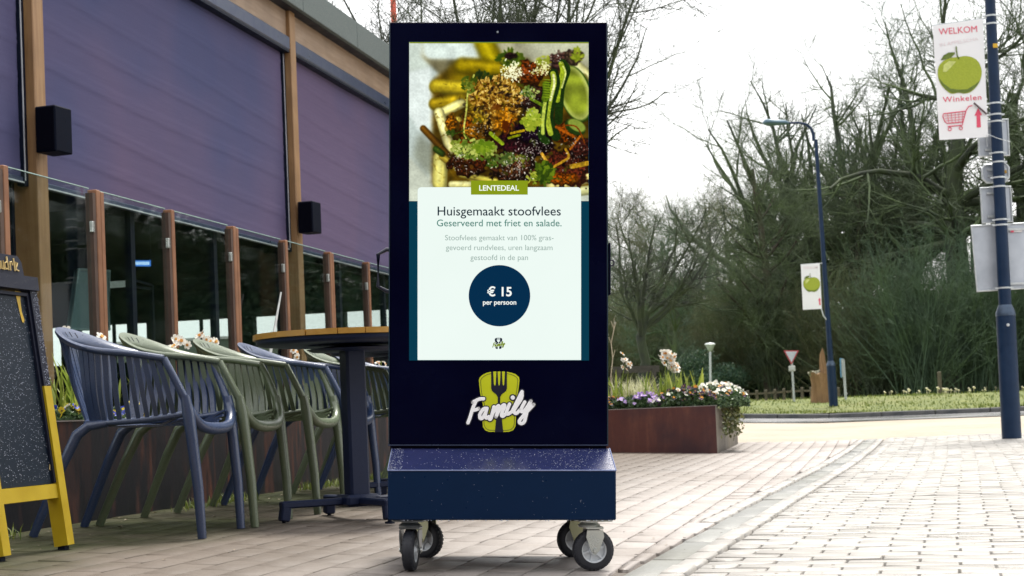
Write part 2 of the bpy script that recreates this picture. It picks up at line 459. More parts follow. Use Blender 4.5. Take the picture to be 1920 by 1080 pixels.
def hid(x, y):
    X, Y = proj((x, y, float(gz(x, y))))
    if 728 < X < 1150 and Y < 970: return True
    a, b = to_uv(x, y)
    return a < -3.25
terrace = link('terrace_paving', None, kind='structure')
street = link('street_paving', None, kind='structure')
gutter = link('gutter', None, kind='structure')
rows = []; PW, PL = .122, .262
ni = int(9.0 / PW)
for i in range(ni):
    uc = -3.22 + (i + .5) * PW
    off = (i % 2) * PL / 2
    v = 1.2 + off
    while v < 19:
        edge = gu(v) - (.278 if v > 6.5 else .202); ws = 1.0; cu = uc
        if uc + PW / 2 > edge:
            wv = edge - (uc - PW / 2)
            if wv < .03: v += PL; continue
            ws = wv / PW; cu = uc - PW / 2 + wv / 2
        x, y, _ = uvw(cu, v)
        if y < 17.2 + .1 * math.sin(x * 3) and not (-4.2 < uc < -1.5 and 14.75 < v < 17.2):
            rows.append((x, y, -AF, (PL - .006) / PL, (ws * PW - .006) / PW))
        v += PL
lay('paving_brick', rows, PL, PW, MAT_BL, terrace, tilt=.005)
rows = []; QL, QW = .212, .106
v = 1.4; r = 0
while v < 19:
    a0 = (r % 2) * QL / 2 - QL / 2 + NR.normal(0, .004); a = a0
    while a < 7.5:
        lo, hi = max(a, 0.0), a + QL
        if hi - lo > .03:
            uc = gu(v) + .008 + (lo + hi) / 2; t = gang(v)
            # beyond the gutter the courses run square to it
            x, y, _ = uvw(uc, v - ((lo + hi) / 2) * math.tan(t))
            if y < 17.2 and y > .8:
                rows.append((x, y, -AF - t + math.pi / 2, ((hi - lo) - .008) / QL, (QW - .0095) / QW))
        a += QL
    v += QW; r += 1
lay('street_brick', rows, QL, QW, MAT_BR, street)
def gutter_row(name, o0, o1, L, mat, drop, v0, v1):
    W = o1 - o0; base = npmesh(name, brick_v(L, W, .06, .006), BF, mat); v = v0
    while v < v1:
        t = gang(v + L / 2); uc = float(gu(v + L / 2)) + (o0 + o1) / 2; x, y, _ = uvw(uc, v + L / 2)
        o = link(name, base, gutter); o.location = (x, y, float(gz(x, y)) + drop + NR.normal(0, .0015))
        o.rotation_euler = (NR.normal(0, .006), .0 + NR.normal(0, .008), -AF - t); o.scale = ((W - .005) / W, (L - .006) / L, 1)
        v += L
gutter_row('edge_tile', -.08, 0.0, .22, MAT_BR, .004, 1.5, 17.2)
gutter_row('channel_tile', -.20, -.08, .6, MAT_CH, -.005, 1.5, 17.2)
gutter_row('edge_tile', -.275, -.20, .22, MAT_BR, .004, 6.6, 17.2)

# road, kerb and grass bank beyond the sand
kA, kB = ghit(1400, 786), ghit(1900, 778); rA, rB = ghit(1400, 791.5), ghit(1900, 785.5)
def ext(a, b, t): return a + (b - a) * t
# keep both edges gently angled to the view: one straight road crossing it
kd = np.array([1.0, -.35, 0]); kd /= np.linalg.norm(kd); kn = np.array([.35, 1.0, 0]); kn /= np.linalg.norm(kn)
K0 = np.array([7.5, 30.5, 0.0]); RW = 5.0
def strip(name, s0, s1, z, mat, h0=None, thick=0):
    vs, fs = [], []
    t = np.linspace(-90, 90, 181)
    for q in t:
        for s in (s0, s1):
            p = K0 + kd * q + kn * s; vs.append((p[0], p[1], float(gz(p[0], p[1])) + z))
    for i in range(len(t) - 1): fs.append((2 * i, 2 * i + 2, 2 * i + 3, 2 * i + 1))
    return link(name, npmesh(name, vs, fs, mat, smooth=True), kind='structure')
m = NT('wet asphalt'); p = m.coord('World'); n = m.noise(p, 40, 5); n2 = m.noise(p, .5, 4)
MAT_ROAD = m.set(col=m.mix(n, (.20, .20, .205), (.30, .30, .31)), rough=m.ramp(n2, [(.4, .12), (.6, .3)]), nrm=m.bump(n, .003), spec=.8)
strip('road', -RW, 0, .0, MAT_ROAD)
kerbm = simple('dark kerbstone', (.04, .045, .05), (.09, .09, .09), .6, scale=6)
kerb = link('kerb', None, kind='structure')
kb = MB(); kb.box((0, 0, -.01), (.99, .14, .20), bev=.015); kme = kb.mesh('kerb_stone', kerbm)
for i in range(-18, 30):
    p = K0 + kd * i + kn * .08
    o = link('kerb_stone', kme, kerb); o.location = (p[0], p[1], float(gz(p[0], p[1])) + .0)
    q0 = K0 + kd * (i - .5); q1 = K0 + kd * (i + .5)
    o.rotation_euler = (0, -math.atan2(float(gz(q1[0], q1[1]) - gz(q0[0], q0[1])), 1), math.atan2(kd[1], kd[0]))
# grass bank
def bankz(q, s):
    p = K0 + kd * q + kn * s
    return float(gz(p[0], p[1])) + .085 + .34 * float(sstep(0, 9, s)) * (.75 + .25 * float(sstep(-6, 8, q))) + .03 * math.sin(p[0] * .9) * float(sstep(0, 3, s)) + .02 * math.sin(p[0] * 2.3 + p[1])
m = NT('spring grass'); p = m.coord('World'); n = m.noise(p, 3, 6, .7); n2 = m.noise(p, .35, 4); n3 = m.noise(p, 30, 4, .8)
c = m.mix(m.ramp(n, [(.35, 0), (.65, 1)]), (.09, .125, .022), (.20, .215, .045)); c = m.mix(m.ramp(n3, [(.4, 0), (.8, .6)]), c, (.03, .05, .012))
c = m.mix(m.ramp(n2, [(.55, 0), (.75, .5)]), c, (.20, .17, .07))
MAT_LAWN = m.set(col=c, rough=.8, nrm=m.bump(n3, .03))
ss = np.concatenate([np.arange(.16, 10, .6), np.linspace(11, 160, 14)]); qs = np.concatenate([np.linspace(-90, -22, 12), np.arange(-20, 30, 1.0), np.linspace(32, 90, 10)])
vs = []
for q in qs:
    for s in ss:
        p = K0 + kd * q + kn * s; vs.append((p[0], p[1], bankz(q, s)))
ii = np.arange(len(vs)).reshape(len(qs), len(ss))
lawn = link('lawn', npmesh('lawn', vs, np.stack([ii[:-1, :-1], ii[1:, :-1], ii[1:, 1:], ii[:-1, 1:]], -1).reshape(-1, 4), MAT_LAWN, smooth=True), kind='structure')
def bank_at(x, y):
    d = np.array([x, y, 0]) - K0; q, s = float(d @ kd), float(d @ kn)
    return bankz(q, s) if s > 0 else float(gz(x, y))
def place_at(X, y):
    """ground point seen at picture column X, at depth y"""
    p = yhit(X, 760, y); return (float(p[0]), y, bank_at(float(p[0]), y))

def blades(n, area, h, wd, lean=.35, seg=2, seed=1, sampler=None):
    g = np.random.default_rng(seed)
    if sampler is None: bx = np.stack([g.uniform(-area, area, n), g.uniform(-area, area, n), np.zeros(n)], -1)
    else: bx = sampler(g, n)
    hh = h * g.uniform(.45, 1.15, n); az = g.uniform(0, 2 * np.pi, n); ln = g.uniform(.1, 1, n) * lean
    side = np.stack([-np.sin(az), np.cos(az), np.zeros(n)], -1); out = np.stack([np.cos(az), np.sin(az), np.zeros(n)], -1)
    V = np.zeros((n, 2 * seg + 1, 3)); ww = wd * g.uniform(.6, 1.3, n)
    for k in range(seg + 1):
        t = k / seg; c = bx + out * (ln * hh * t * t)[:, None]; c[:, 2] += hh * t * (1 - .25 * ln * t)
        if k < seg:
            wk = ww * (1 - .35 * t); V[:, 2 * k] = c - side * wk[:, None] / 2; V[:, 2 * k + 1] = c + side * wk[:, None] / 2
        else: V[:, 2 * seg] = c
    fs = []
    for k in range(seg):
        if k < seg - 1: fs += [(2 * k, 2 * k + 1, 2 * k + 3), (2 * k, 2 * k + 3, 2 * k + 2)]
        else: fs += [(2 * k, 2 * k + 1, 2 * seg)]
    fs = np.array(fs); FF = (fs[None] + (np.arange(n) * (2 * seg + 1))[:, None, None]).reshape(-1, 3)
    return V.reshape(-1, 3), FF
MAT_GRASS = leafmat('grass blades', (.07, .12, .02), (.22, .25, .05), .6)
def samp(g, n):
    q = g.uniform(-14, 14, n); s = .25 + 11 * g.random(n) ** 1.6; o = np.zeros((n, 3))
    for i in range(n):
        p = K0 + kd * q[i] + kn * s[i]; o[i] = (p[0], p[1], bankz(q[i], s[i]) - .01)
    return o
v, f = blades(16000, 1, .075, .022, .8, 2, 3, samp)
tag(link('bank_grass', npmesh('bank_grass', v, f, MAT_GRASS), kind='stuff'), 'rough spring grass growing on the bank behind the dark kerb', 'grass')
# weeds, moss and crumbs at the foot of the planters
def samp2(g, n):
    o = np.zeros((n, 3)); c = g.uniform(4.5, 15, 26)
    for i in range(n):
        a = c[i % 26] + g.normal(0, .10); b = -3.16 + abs(g.normal(0, .05)); x, y, _ = uvw(b, a); o[i] = (x, y, float(gz(x, y)))
    return o
v, f = blades(1500, 1, .055, .006, .9, 2, 5, samp2)
tag(link('weeds', npmesh('weeds', v, f, MAT_GRASS), kind='stuff'), 'small weeds in the joint between terrace bricks and long planter', 'weeds')

# ------------------------------------------------------------------ the dish on the screen, painted point by point
def paint_dish(nx=283, ny=251):
    SS = 2; W, H = nx * SS, ny * SS
    xx, yy = np.meshgrid(np.linspace(92, 1224, W), np.linspace(62, 1068, H))
    img = np.zeros((H, W, 3)); g = np.random.default_rng(11)
    def blur(a, k):
        if k < 1: return a
        for _ in range(2):
            for ax in (0, 1):
                c = np.cumsum(np.pad(a, [(k + 1, k) if i == ax else (0, 0) for i in range(a.ndim)], mode='edge'), ax)
                n = a.shape[ax]; a = (np.take(c, np.arange(n) + 2 * k + 1, ax) - np.take(c, np.arange(n), ax)) / (2 * k + 1)
        return a
    def vn(s, seed):
        q = np.random.default_rng(seed); gx = q.random((int(1100 / s) + 3, int(1250 / s) + 3))
        fx, fy = (xx) / s, (yy) / s; ix, iy = fx.astype(int), fy.astype(int); tx, ty = fx - ix, fy - iy
        tx = tx * tx * (3 - 2 * tx); ty = ty * ty * (3 - 2 * ty)
        return (gx[iy, ix] * (1 - tx) + gx[iy, ix + 1] * tx) * (1 - ty) + (gx[iy + 1, ix] * (1 - tx) + gx[iy + 1, ix + 1] * tx) * ty
    n1, n2, n3 = vn(60, 1), vn(22, 2), vn(9, 3)
    def put(mask, col, tex=None, amt=.25):
        nonlocal img
        c = np.array(col, float)[None, None, :]
        if tex is not None: c = c * (1 + amt * (tex[..., None] - .5) * 2)
        img = img * (1 - mask[..., None]) + c * mask[..., None]
    def poly(pts, soft=0):
        m = np.zeros((H, W), bool); n = len(pts)
        for i in range(n):
            x1, y1 = pts[i]; x2, y2 = pts[(i + 1) % n]
            if y1 == y2: continue
            cnd = ((yy >= min(y1, y2)) & (yy < max(y1, y2))) & (xx < x1 + (yy - y1) * (x2 - x1) / (y2 - y1)); m ^= cnd
        return blur(m.astype(float), soft)
    def ell(cx, cy, rx, ry, a=0, soft=6, rag=0.0, tex=None):
        c, s = math.cos(a), math.sin(a); dx, dy = xx - cx, yy - cy
        d = np.sqrt(((dx * c + dy * s) / rx) ** 2 + ((-dx * s + dy * c) / ry) ** 2)
        if rag: d = d + rag * ((tex if tex is not None else n2) - .5)
        return np.clip((1 - d) * min(rx, ry) / soft + .5, 0, 1)
    def dab(cx, cy, rx, ry, a, soft, col, alpha=1.0, rag=0.0):
        m = max(rx, ry) * (1.4 if rag else 1.05) + soft + 3; kx, ky = (W - 1) / 1132, (H - 1) / 1006
        i0, i1 = max(0, int((cx - m - 92) * kx)), min(W, int((cx + m - 92) * kx) + 2); j0, j1 = max(0, int((cy - m - 62) * ky)), min(H, int((cy + m - 62) * ky) + 2)
        if i1 <= i0 or j1 <= j0: return
        c, s = math.cos(a), math.sin(a); dx, dy = xx[j0:j1, i0:i1] - cx, yy[j0:j1, i0:i1] - cy
        d = np.sqrt(((dx * c + dy * s) / rx) ** 2 + ((-dx * s + dy * c) / ry) ** 2)
        if rag: d = d + rag * (n3[j0:j1, i0:i1] - .5)
        k = (np.clip((1 - d) * min(rx, ry) / soft + .5, 0, 1) * alpha)[..., None]
        img[j0:j1, i0:i1] = img[j0:j1, i0:i1] * (1 - k) + np.array(col, float) * k
    def seg(pts, w, soft=3):
        d = np.full((H, W), 1e9); T = np.zeros((H, W))
        P = catmull([(a, b, 0) for a, b in pts], 5) if len(pts) > 2 else [np.array((a, b, 0.)) for a, b in pts]
        for i in range(len(P) - 1):
            x1, y1 = P[i][:2]; x2, y2 = P[i + 1][:2]; L = (x2 - x1) ** 2 + (y2 - y1) ** 2 + 1e-9
            t = np.clip(((xx - x1) * (x2 - x1) + (yy - y1) * (y2 - y1)) / L, 0, 1)
            dd = np.hypot(xx - x1 - t * (x2 - x1), yy - y1 - t * (y2 - y1)); sel = dd < d
            d = np.where(sel, dd, d)
        return np.clip((w / 2 - d) / soft + .5, 0, 1), d
    def fry(x1, y1, x2, y2, w, col, soft=4):
        m, d = seg([(x1, y1), (x2, y2)], w, soft); put(m, [c * .62 for c in col])
        m, d = seg([(x1 - w * .06, y1 - w * .08), (x2 - w * .06, y2 - w * .08)], w * .72, w * .25); put(m, col, n2, .12)
        m, d = seg([(x1 - w * .1, y1 - w * .16), (x2 - w * .1, y2 - w * .16)], w * .22, w * .2); put(m * .6, [min(255, c * 1.25 + 18) for c in col])
    put(np.ones((H, W)), (196, 202, 186), n1, .05)
    put(poly([(520, 60), (1230, 60), (1230, 330), (700, 260)], 12), (170, 168, 140), n1, .1)
    put(poly([(860, 60), (1230, 60), (1230, 180), (830, 150)], 16), (196, 198, 172))
    put(poly([(150, 140), (230, 165), (560, 175), (520, 330), (280, 300)], 8), (124, 118, 88), n1, .2)
    put(poly([(180, 40), (530, 40), (535, 172), (215, 166), (190, 140)], 2), (216, 228, 220), n1, .05)
    put(poly([(92, 60), (170, 60), (160, 150), (240, 225), (92, 245)], 4), (203, 214, 203))
    put(poly([(92, 248), (232, 220), (300, 280), (250, 560), (255, 960), (92, 790)], 3), (196, 208, 202), n1, .06)
    put(poly([(92, 250), (228, 222), (245, 560), (150, 620), (92, 520)], 4), (222, 231, 226))
    put(poly([(150, 640), (245, 720), (250, 900), (200, 900), (110, 790)], 10), (150, 156, 140))
    put(poly([(240, 300), (420, 170), (700, 180), (1230, 240), (1230, 1000), (300, 1000), (235, 960)], 6), (96, 72, 12), n2, .4)
    put(ell(640, 330, 330, 170, 0, 50, .3, n1), (140, 118, 14), n1, .3)
    for a in [(565, 60, 640, 210, 130, (176, 158, 14)), (430, 215, 760, 240, 105, (160, 138, 12))]: fry(*a, soft=30)
    img = blur(img, 3)
    for a in [(265, 345, 480, 355, 95, (196, 172, 40)), (255, 455, 430, 425, 80, (178, 150, 26)), (1130, 200, 1230, 290, 80, (220, 216, 150)), (1190, 290, 1230, 380, 60, (150, 140, 60))]: fry(*a, soft=12)
    img = blur(img, 1)
    for a in [(300, 510, 420, 450, 62, (232, 222, 140)), (280, 510, 350, 740, 66, (234, 226, 150)), (400, 560, 340, 610, 52, (214, 190, 80)), (290, 800, 285, 960, 92, (226, 216, 120)),
              (180, 610, 330, 770, 42, (120, 78, 16)), (300, 790, 500, 940, 44, (206, 176, 62)), (420, 900, 640, 945, 40, (214, 196, 84)), (360, 965, 520, 965, 46, (230, 224, 150)),
              (990, 985, 1230, 915, 78, (222, 206, 128)), (1150, 1010, 1230, 1000, 60, (214, 214, 150)), (260, 740, 300, 770, 40, (60, 92, 26)), (690, 180, 780, 200, 60, (150, 150, 30))]: fry(*a)
    def meat(cx, cy, rx, ry, col, a=0):
        put(ell(cx, cy, rx, ry, a, 10, .55, n2), [c * .55 for c in col], n3, .4)
        put(ell(cx - rx * .08, cy - ry * .12, rx * .82, ry * .8, a, 16, .7, n2), col, n3, .6)
    def greens(cx, cy, rx, ry, n, c1, c2, s=16):
        for _ in range(n):
            a = g.uniform(0, 6.28); r = g.random() ** .6; x, y = cx + rx * r * math.cos(a), cy + ry * r * math.sin(a)
            t = g.random(); col = [c1[i] * (1 - t) + c2[i] * t for i in range(3)]
            dab(x, y, s * g.uniform(.5, 1.3), s * g.uniform(.25, .7), g.uniform(0, 3.1), 3, col, 1, .6)
    meat(1060, 185, 90, 62, (88, 58, 50)); meat(1130, 160, 60, 50, (80, 62, 46)); greens(1150, 140, 45, 40, 30, (110, 130, 20), (170, 180, 60)); greens(940, 175, 40, 30, 20, (140, 160, 30), (200, 205, 90))
    greens(730, 165, 80, 50, 60, (60, 90, 16), (120, 140, 30), 20); greens(570, 275, 60, 36, 30, (40, 66, 22), (70, 96, 30), 20); meat(735, 150, 34, 20, (60, 30, 30))
    img = blur(img, 1)
    meat(470, 640, 60, 150, (122, 60, 8), .2); meat(850, 270, 100, 85, (138, 62, 12)); meat(880, 430, 110, 90, (70, 40, 30)); meat(540, 640, 110, 60, (128, 82, 14)); meat(820, 690, 190, 120, (60, 18, 26))
    meat(760, 860, 150, 100, (84, 46, 26)); meat(470, 840, 120, 75, (86, 38, 14)); meat(1100, 860, 160, 130, (92, 38, 22)); meat(1060, 640, 90, 70, (140, 66, 10)); meat(1180, 740, 70, 70, (84, 36, 26)); meat(880, 640, 150, 60, (30, 8, 34)); meat(360, 580, 40, 60, (140, 84, 12)); meat(1050, 930, 110, 40, (140, 70, 10))
    ins_ = ell(740, 590, 480, 420, 0, 120)[..., None]; img = img * (1 - ins_ + ins_ * (.66 + .55 * n1[..., None]))
    # fried onion crumble
    for _ in range(760):
        a = g.uniform(0, 6.28); r = g.random() ** .55; x, y = 640 + 190 * r * math.cos(a) * (.85 if math.sin(a) > 0 else 1), 440 + 165 * r * math.sin(a)
        t = g.random(); c1, c2, c3 = (70, 34, 2), (190, 126, 14), (244, 216, 130)
        col = [c1[i] * (1 - t) * (1 - t) + c2[i] * 2 * t * (1 - t) + c3[i] * t * t for i in range(3)]
        dab(x, y, g.uniform(7, 20), g.uniform(3.5, 8), g.uniform(0, 3.1), 2.5, col, 1, .4)
    put(ell(690, 560, 70, 80, .3, 20, .6, n2) * .6, (196, 120, 10), n3, .5); put(ell(520, 520, 60, 50, 0, 20, .6, n2) * .6, (170, 148, 30), n3, .5); put(ell(700, 590, 26, 34, 0, 8, .5, n3), (120, 50, 2)); put(ell(640, 470, 30, 20, 0, 10, .5, n3) * .7, (120, 50, 2))
    for _ in range(240):
        x, y = 745 + g.normal(0, 26), 250 + g.normal(0, 24); dab(x, y, g.uniform(4, 11), g.uniform(3, 6), g.uniform(0, 3), 2, (238, 238, 200) if g.random() < .7 else (150, 130, 70))
    for _ in range(90):
        x, y = 930 + g.normal(0, 28), 232 + g.normal(0, 22); dab(x, y, g.uniform(4, 10), g.uniform(3, 6), g.uniform(0, 3), 2, (226, 226, 170) if g.random() < .6 else (150, 140, 40))
    for _ in range(200):
        x, y = g.uniform(430, 1200), g.uniform(300, 960)
        if (x - 1145) ** 2 + (y - 390) ** 2 < 170 ** 2: continue
        t = g.random(); dab(x, y, g.uniform(6, 26), g.uniform(4, 12), g.uniform(0, 3), 5, [(24, 8, 8), (70, 34, 8), (150, 100, 20), (96, 110, 24), (34, 14, 20)][int(t * 5)], g.uniform(.3, .8), .6)
    for _ in range(120):
        x, y = g.uniform(250, 520), g.uniform(320, 960); dab(x, y, g.uniform(5, 16), g.uniform(3, 7), g.uniform(0, 3), 4, [(120, 84, 10), (90, 60, 6), (150, 126, 30)][int(g.integers(3))], g.uniform(.15, .5), .6)
    # cucumber
    put(ell(1145, 390, 100, 185, -.28, 6), (60, 92, 20)); put(ell(1140, 385, 92, 176, -.28, 8), (196, 204, 118)); put(ell(1135, 380, 78, 160, -.28, 26), (150, 164, 52), n1, .25)
    put(ell(1140, 600, 70, 46, .5, 8), (46, 82, 22)); put(ell(1150, 590, 60, 34, .5, 8), (150, 168, 70))
    for pts, w, c in [([(1060, 195), (1085, 240), (1050, 350), (1040, 470), (1035, 560)], 52, (38, 74, 16)), ([(1052, 200), (1062, 250), (1040, 330), (1028, 430)], 32, (170, 190, 46)), ([(1064, 215), (1080, 260), (1056, 350)], 10, (214, 220, 130)),
                      ([(1005, 260), (1015, 330), (985, 450), (975, 560), (1020, 660)], 60, (34, 70, 18)), ([(1000, 262), (1006, 320), (980, 430), (965, 540), (985, 640)], 34, (176, 192, 60)), ([(1003, 270), (1008, 330), (984, 430)], 14, (226, 228, 170)),
                      ([(960, 330), (950, 440), (935, 560), (930, 660), (960, 690)], 46, (44, 84, 18)), ([(950, 440), (936, 560), (936, 640)], 22, (190, 204, 90)), ([(955, 330), (960, 380), (950, 420)], 44, (104, 134, 22))]:
        m_, d_ = seg(pts, w, 4); put(m_, c, n3, .12)
    for y in range(300, 420, 16): put(ell(965, y, 28, 3, .1, 2), (150, 178, 40))
    # herbs
    for pts, w, c in [([(500, 270), (462, 380), (452, 500), (436, 620), (450, 670)], 11, (196, 200, 96)), ([(436, 620), (390, 640), (330, 650)], 7, (70, 96, 20)), ([(436, 640), (480, 690)], 8, (90, 120, 30)),
                      ([(605, 640), (680, 705)], 24, (150, 176, 36)), ([(735, 640), (815, 622)], 16, (190, 160, 30)), ([(720, 670), (790, 650)], 16, (150, 160, 20)), ([(990, 860), (1060, 820), (1100, 790), (1080, 740)], 16, (196, 150, 40)), ([(930, 770), (980, 850)], 20, (220, 170, 60)),
                      ([(1020, 600), (1130, 660)], 16, (190, 100, 20)), ([(1110, 740), (1170, 660)], 14, (196, 110, 26)), ([(1060, 590), (1150, 600), (1200, 700)], 9, (150, 74, 14)), ([(1120, 850), (1220, 830)], 30, (190, 150, 40)), ([(860, 420), (930, 460)], 20, (120, 150, 30)), ([(740, 550), (700, 660)], 9, (110, 40, 20))]:
        m_, d_ = seg(pts, w, 3); put(m_, c, n3, .15)
    greens(470, 330, 50, 50, 40, (70, 96, 12), (150, 160, 60), 15); greens(500, 740, 140, 66, 210, (78, 112, 18), (200, 208, 110), 17); greens(560, 730, 60, 40, 50, (104, 140, 26), (150, 176, 46), 20)
    greens(620, 820, 40, 50, 40, (50, 84, 14), (140, 160, 60), 14); greens(700, 800, 60, 40, 46, (60, 90, 30), (150, 160, 80), 16); greens(860, 570, 60, 50, 60, (120, 150, 26), (210, 214, 80), 22); greens(880, 520, 46, 36, 30, (150, 176, 40), (206, 214, 100), 18)
    greens(850, 380, 60, 36, 50, (60, 96, 20), (196, 206, 120), 13); greens(940, 890, 60, 66, 80, (48, 80, 14), (130, 156, 34), 22); greens(870, 920, 30, 46, 30, (90, 120, 20), (190, 196, 70), 13); greens(800, 800, 50, 20, 24, (80, 100, 30), (150, 150, 60), 12); greens(350, 640, 30, 20, 14, (50, 80, 20), (90, 120, 30), 12); greens(380, 720, 30, 36, 24, (130, 150, 40), (220, 220, 150), 13)
    # wet glints
    for cx, cy, sx, sy, n in [(880, 730, 50, 46, 90), (770, 830, 50, 36, 90), (400, 790, 26, 14, 26), (520, 620, 50, 30, 36), (820, 440, 50, 40, 40), (1020, 170, 30, 20, 16), (1130, 760, 60, 50, 40), (470, 850, 70, 30, 30), (800, 900, 60, 30, 40), (850, 250, 40, 40, 20)]:
        for _ in range(n):
            x, y = cx + g.normal(0, sx), cy + g.normal(0, sy); c = g.uniform(150, 250)
            dab(x, y, g.uniform(2, 9), g.uniform(1.5, 4), g.uniform(0, 3), 2, (c, c * .98, c * .92), g.uniform(.4, 1))
    lum = img.mean(-1, keepdims=True); x_ = np.clip(lum / 255, 0, 1); cv_ = x_ ** 1.35 * 1.08; inside = ell(760, 560, 620, 520, 0, 200)[..., None]; k_ = (cv_ / np.maximum(x_, .02)); img = img * (1 - inside + inside * k_); lum = img.mean(-1, keepdims=True); img = lum + (img - lum) * 1.12
    img = img * (1 + .10 * (n3[..., None] - .5)) * (1 + .08 * (n1[..., None] - .5))
    put(np.clip((70 - yy) / 4, 0, 1) * (xx > 92), (130, 138, 20))
    img = np.clip(img, 0, 255)
    return img.reshape(ny, SS, nx, SS, 3).mean((1, 3))

# ------------------------------------------------------------------ display kiosk
K_TILT = rad(2.3)
kp = ghit(939, 1070)
KLOC = Vector((float(kp[0]), float(kp[1]), float(gz(kp[0], kp[1])) - .001)); KROT = Euler((0, K_TILT, 0))
kiosk = thing('display_kiosk', 'tall navy outdoor display kiosk on four castors advertising stoofvlees for 15 euro', 'display kiosk', KLOC, KROT)
KM = np.array((Matrix.Translation(KLOC) @ KROT.to_matrix().to_4x4()).inverted())
def kl(X, Y, yl):
    o = KM @ np.array([*_C, 1]); d = KM[:3, :3] @ ray(X, Y); t = (yl - o[1]) / d[1]; p = o[:3] + d * t
    return float(p[0]), float(p[2])
YF = .07
def kpoly(pts, y): return [kl(a, b, y) for a, b in pts]
navy = wetpaint('navy powder coat', (.0006, .0022, .016), (.0010, .0040, .024), .5, 90, .10, amount=.04, height=.0003)
blue = wetpaint('blue powder coat', (.0004, .011, .040), (.0006, .014, .050), .55, 90, .12, amount=.04, height=.0003)
glassfront = simple('black front glass', (.0004, .0006, .010), (.0006, .0016, .014), .25, scale=3, spec=.06)
wedge = wetpaint('wet blue flap', (.034, .038, .125), (.012, .022, .085), .24, 420, .5, amount=.55, height=.0010)
xl, zt = kl(730, 40, YF); xr, _ = kl(1139, 40, YF); _, zb = kl(935, 837, YF)
cx = (xl + xr) / 2; KW = xr - xl
b = MB(); b.box((cx, YF + .012 + .075, (zt + zb) / 2), (KW, .15, zt - zb), bev=.004); b.obj('cabinet', navy, kiosk, smooth=True)
b = MB(); b.box((cx, YF + .005, (zt + zb) / 2 + .001), (KW - .008, .012, zt - zb - .008), bev=.002); b.obj('front_glass', glassfront, kiosk)
# bezel seam and camera dot
b = MB(); b.box((cx, YF + .0, zb + .004), (KW, .014, .0035)); b.obj('bottom_trim', simple('worn trim', (.05, .07, .14), rough=.35, metal=.6), kiosk)
x_, z_ = kl(933, 60, YF - .002); b = MB(); b.lathe([(.0, 0), (.0035, 0), (.0035, .002)], 10, (x_, YF - .001, z_), Matrix.Rotation(rad(90), 3, 'X')); b.obj('camera_dot', simple('lens grey', (.3, .34, .4), rough=.2), kiosk)
for X0 in (730, 1139):
    a, _ = kl(X0, 400, YF); b = MB(); b.box((a, YF - .0005, (zt + zb) / 2), (.0022, .005, zt - zb)); b.obj('edge_seam', simple('dark teal seam', (.004, .03, .05), rough=.4), kiosk)
EMK = .545
def ku(bx, by): return kl(bx, by, YF - .0015)
# screen
scr_dark = NT('screen teal'); scr_dark.set(col=(0, 0, 0), em=srgb(2, 62, 84), ems=EMK * .8, rough=.3, spec=.08)
def emis(name, rgb, k=None, mottling=.03):
    m = NT(name); co = m.coord('Object'); n = m.noise(co, 3, 3); c = srgb(*rgb)
    m.set(col=(0, 0, 0), em=m.mix(m.math('MULTIPLY', n, 1.0), tuple(x * (1 - mottling * 2) for x in c), c), ems=EMK, rough=.3, spec=.08); return m.mat
E_WHITE = emis('card white light', (236, 248, 242)); E_NAVY = emis('screen navy', (0, 44, 76)); E_INK = emis('screen ink', (10, 38, 52)); E_TEAL = emis('screen teal ink', (70, 130, 118))
E_GREY = emis('screen grey ink', (150, 172, 164)); E_OLIVE = emis('screen olive', (134, 152, 22)); E_PURE = emis('screen white ink', (250, 255, 250))
def sheet(name, pts, y, mat, parent=kiosk):
    """flat print: image-space outline laid on the plane y of the kiosk"""
    q = kpoly(pts, y); me = bpy.data.meshes.new(name); me.from_pydata([(a, y, b) for a, b in q], [], [tuple(range(len(q)))]); me.materials.append(mat); me.update()
    return link(name, me, parent)
screen = sheet('screen', [(767, 676), (1104.5, 676), (1104, 78), (767, 78)], YF - .003, scr_dark.mat)
# dish picture
d = paint_dish(); ny, nx = d.shape[:2]
X0, Y0, X1, Y1 = 767.3, 79, 1103.5, 377
gxx, gyy = np.meshgrid(np.linspace(0, 1, nx + 1), np.linspace(0, 1, ny + 1))
c00, c10, c01, c11 = [np.array(kl(a, b_, YF - .004)) for a, b_ in ((X0, Y0), (X1, Y0), (X0, Y1), (X1, Y1))]
P2 = (c00[None, None] * ((1 - gxx) * (1 - gyy))[..., None] + c10 * (gxx * (1 - gyy))[..., None] + c01 * ((1 - gxx) * gyy)[..., None] + c11 * (gxx * gyy)[..., None])
V3 = np.stack([P2[..., 0], np.full_like(gxx, YF - .004), P2[..., 1]], -1).reshape(-1, 3)
ii = np.arange((nx + 1) * (ny + 1)).reshape(ny + 1, nx + 1)
FF = np.stack([ii[1:, :-1], ii[1:, 1:], ii[:-1, 1:], ii[:-1, :-1]], -1).reshape(-1, 4)
m = NT('dish picture'); at = m.n('ShaderNodeAttribute'); at.attribute_name = 'dish'
m.set(col=(0, 0, 0), em=at.outputs['Color'], ems=EMK, rough=.3, spec=.08)
me = npmesh('dish_picture', V3, FF, m.mat)
ca = me.color_attributes.new('dish', 'FLOAT_COLOR', 'CORNER')
s_ = d.reshape(-1, 3) / 255; lin = np.where(s_ <= .04045, s_ / 12.92, ((s_ + .055) / 1.055) ** 2.4)
ca.data.foreach_set('color', np.repeat(np.concatenate([lin, np.ones((len(lin), 1))], 1), 4, 0).astype(np.float32).ravel())
link('dish_picture', me, screen)
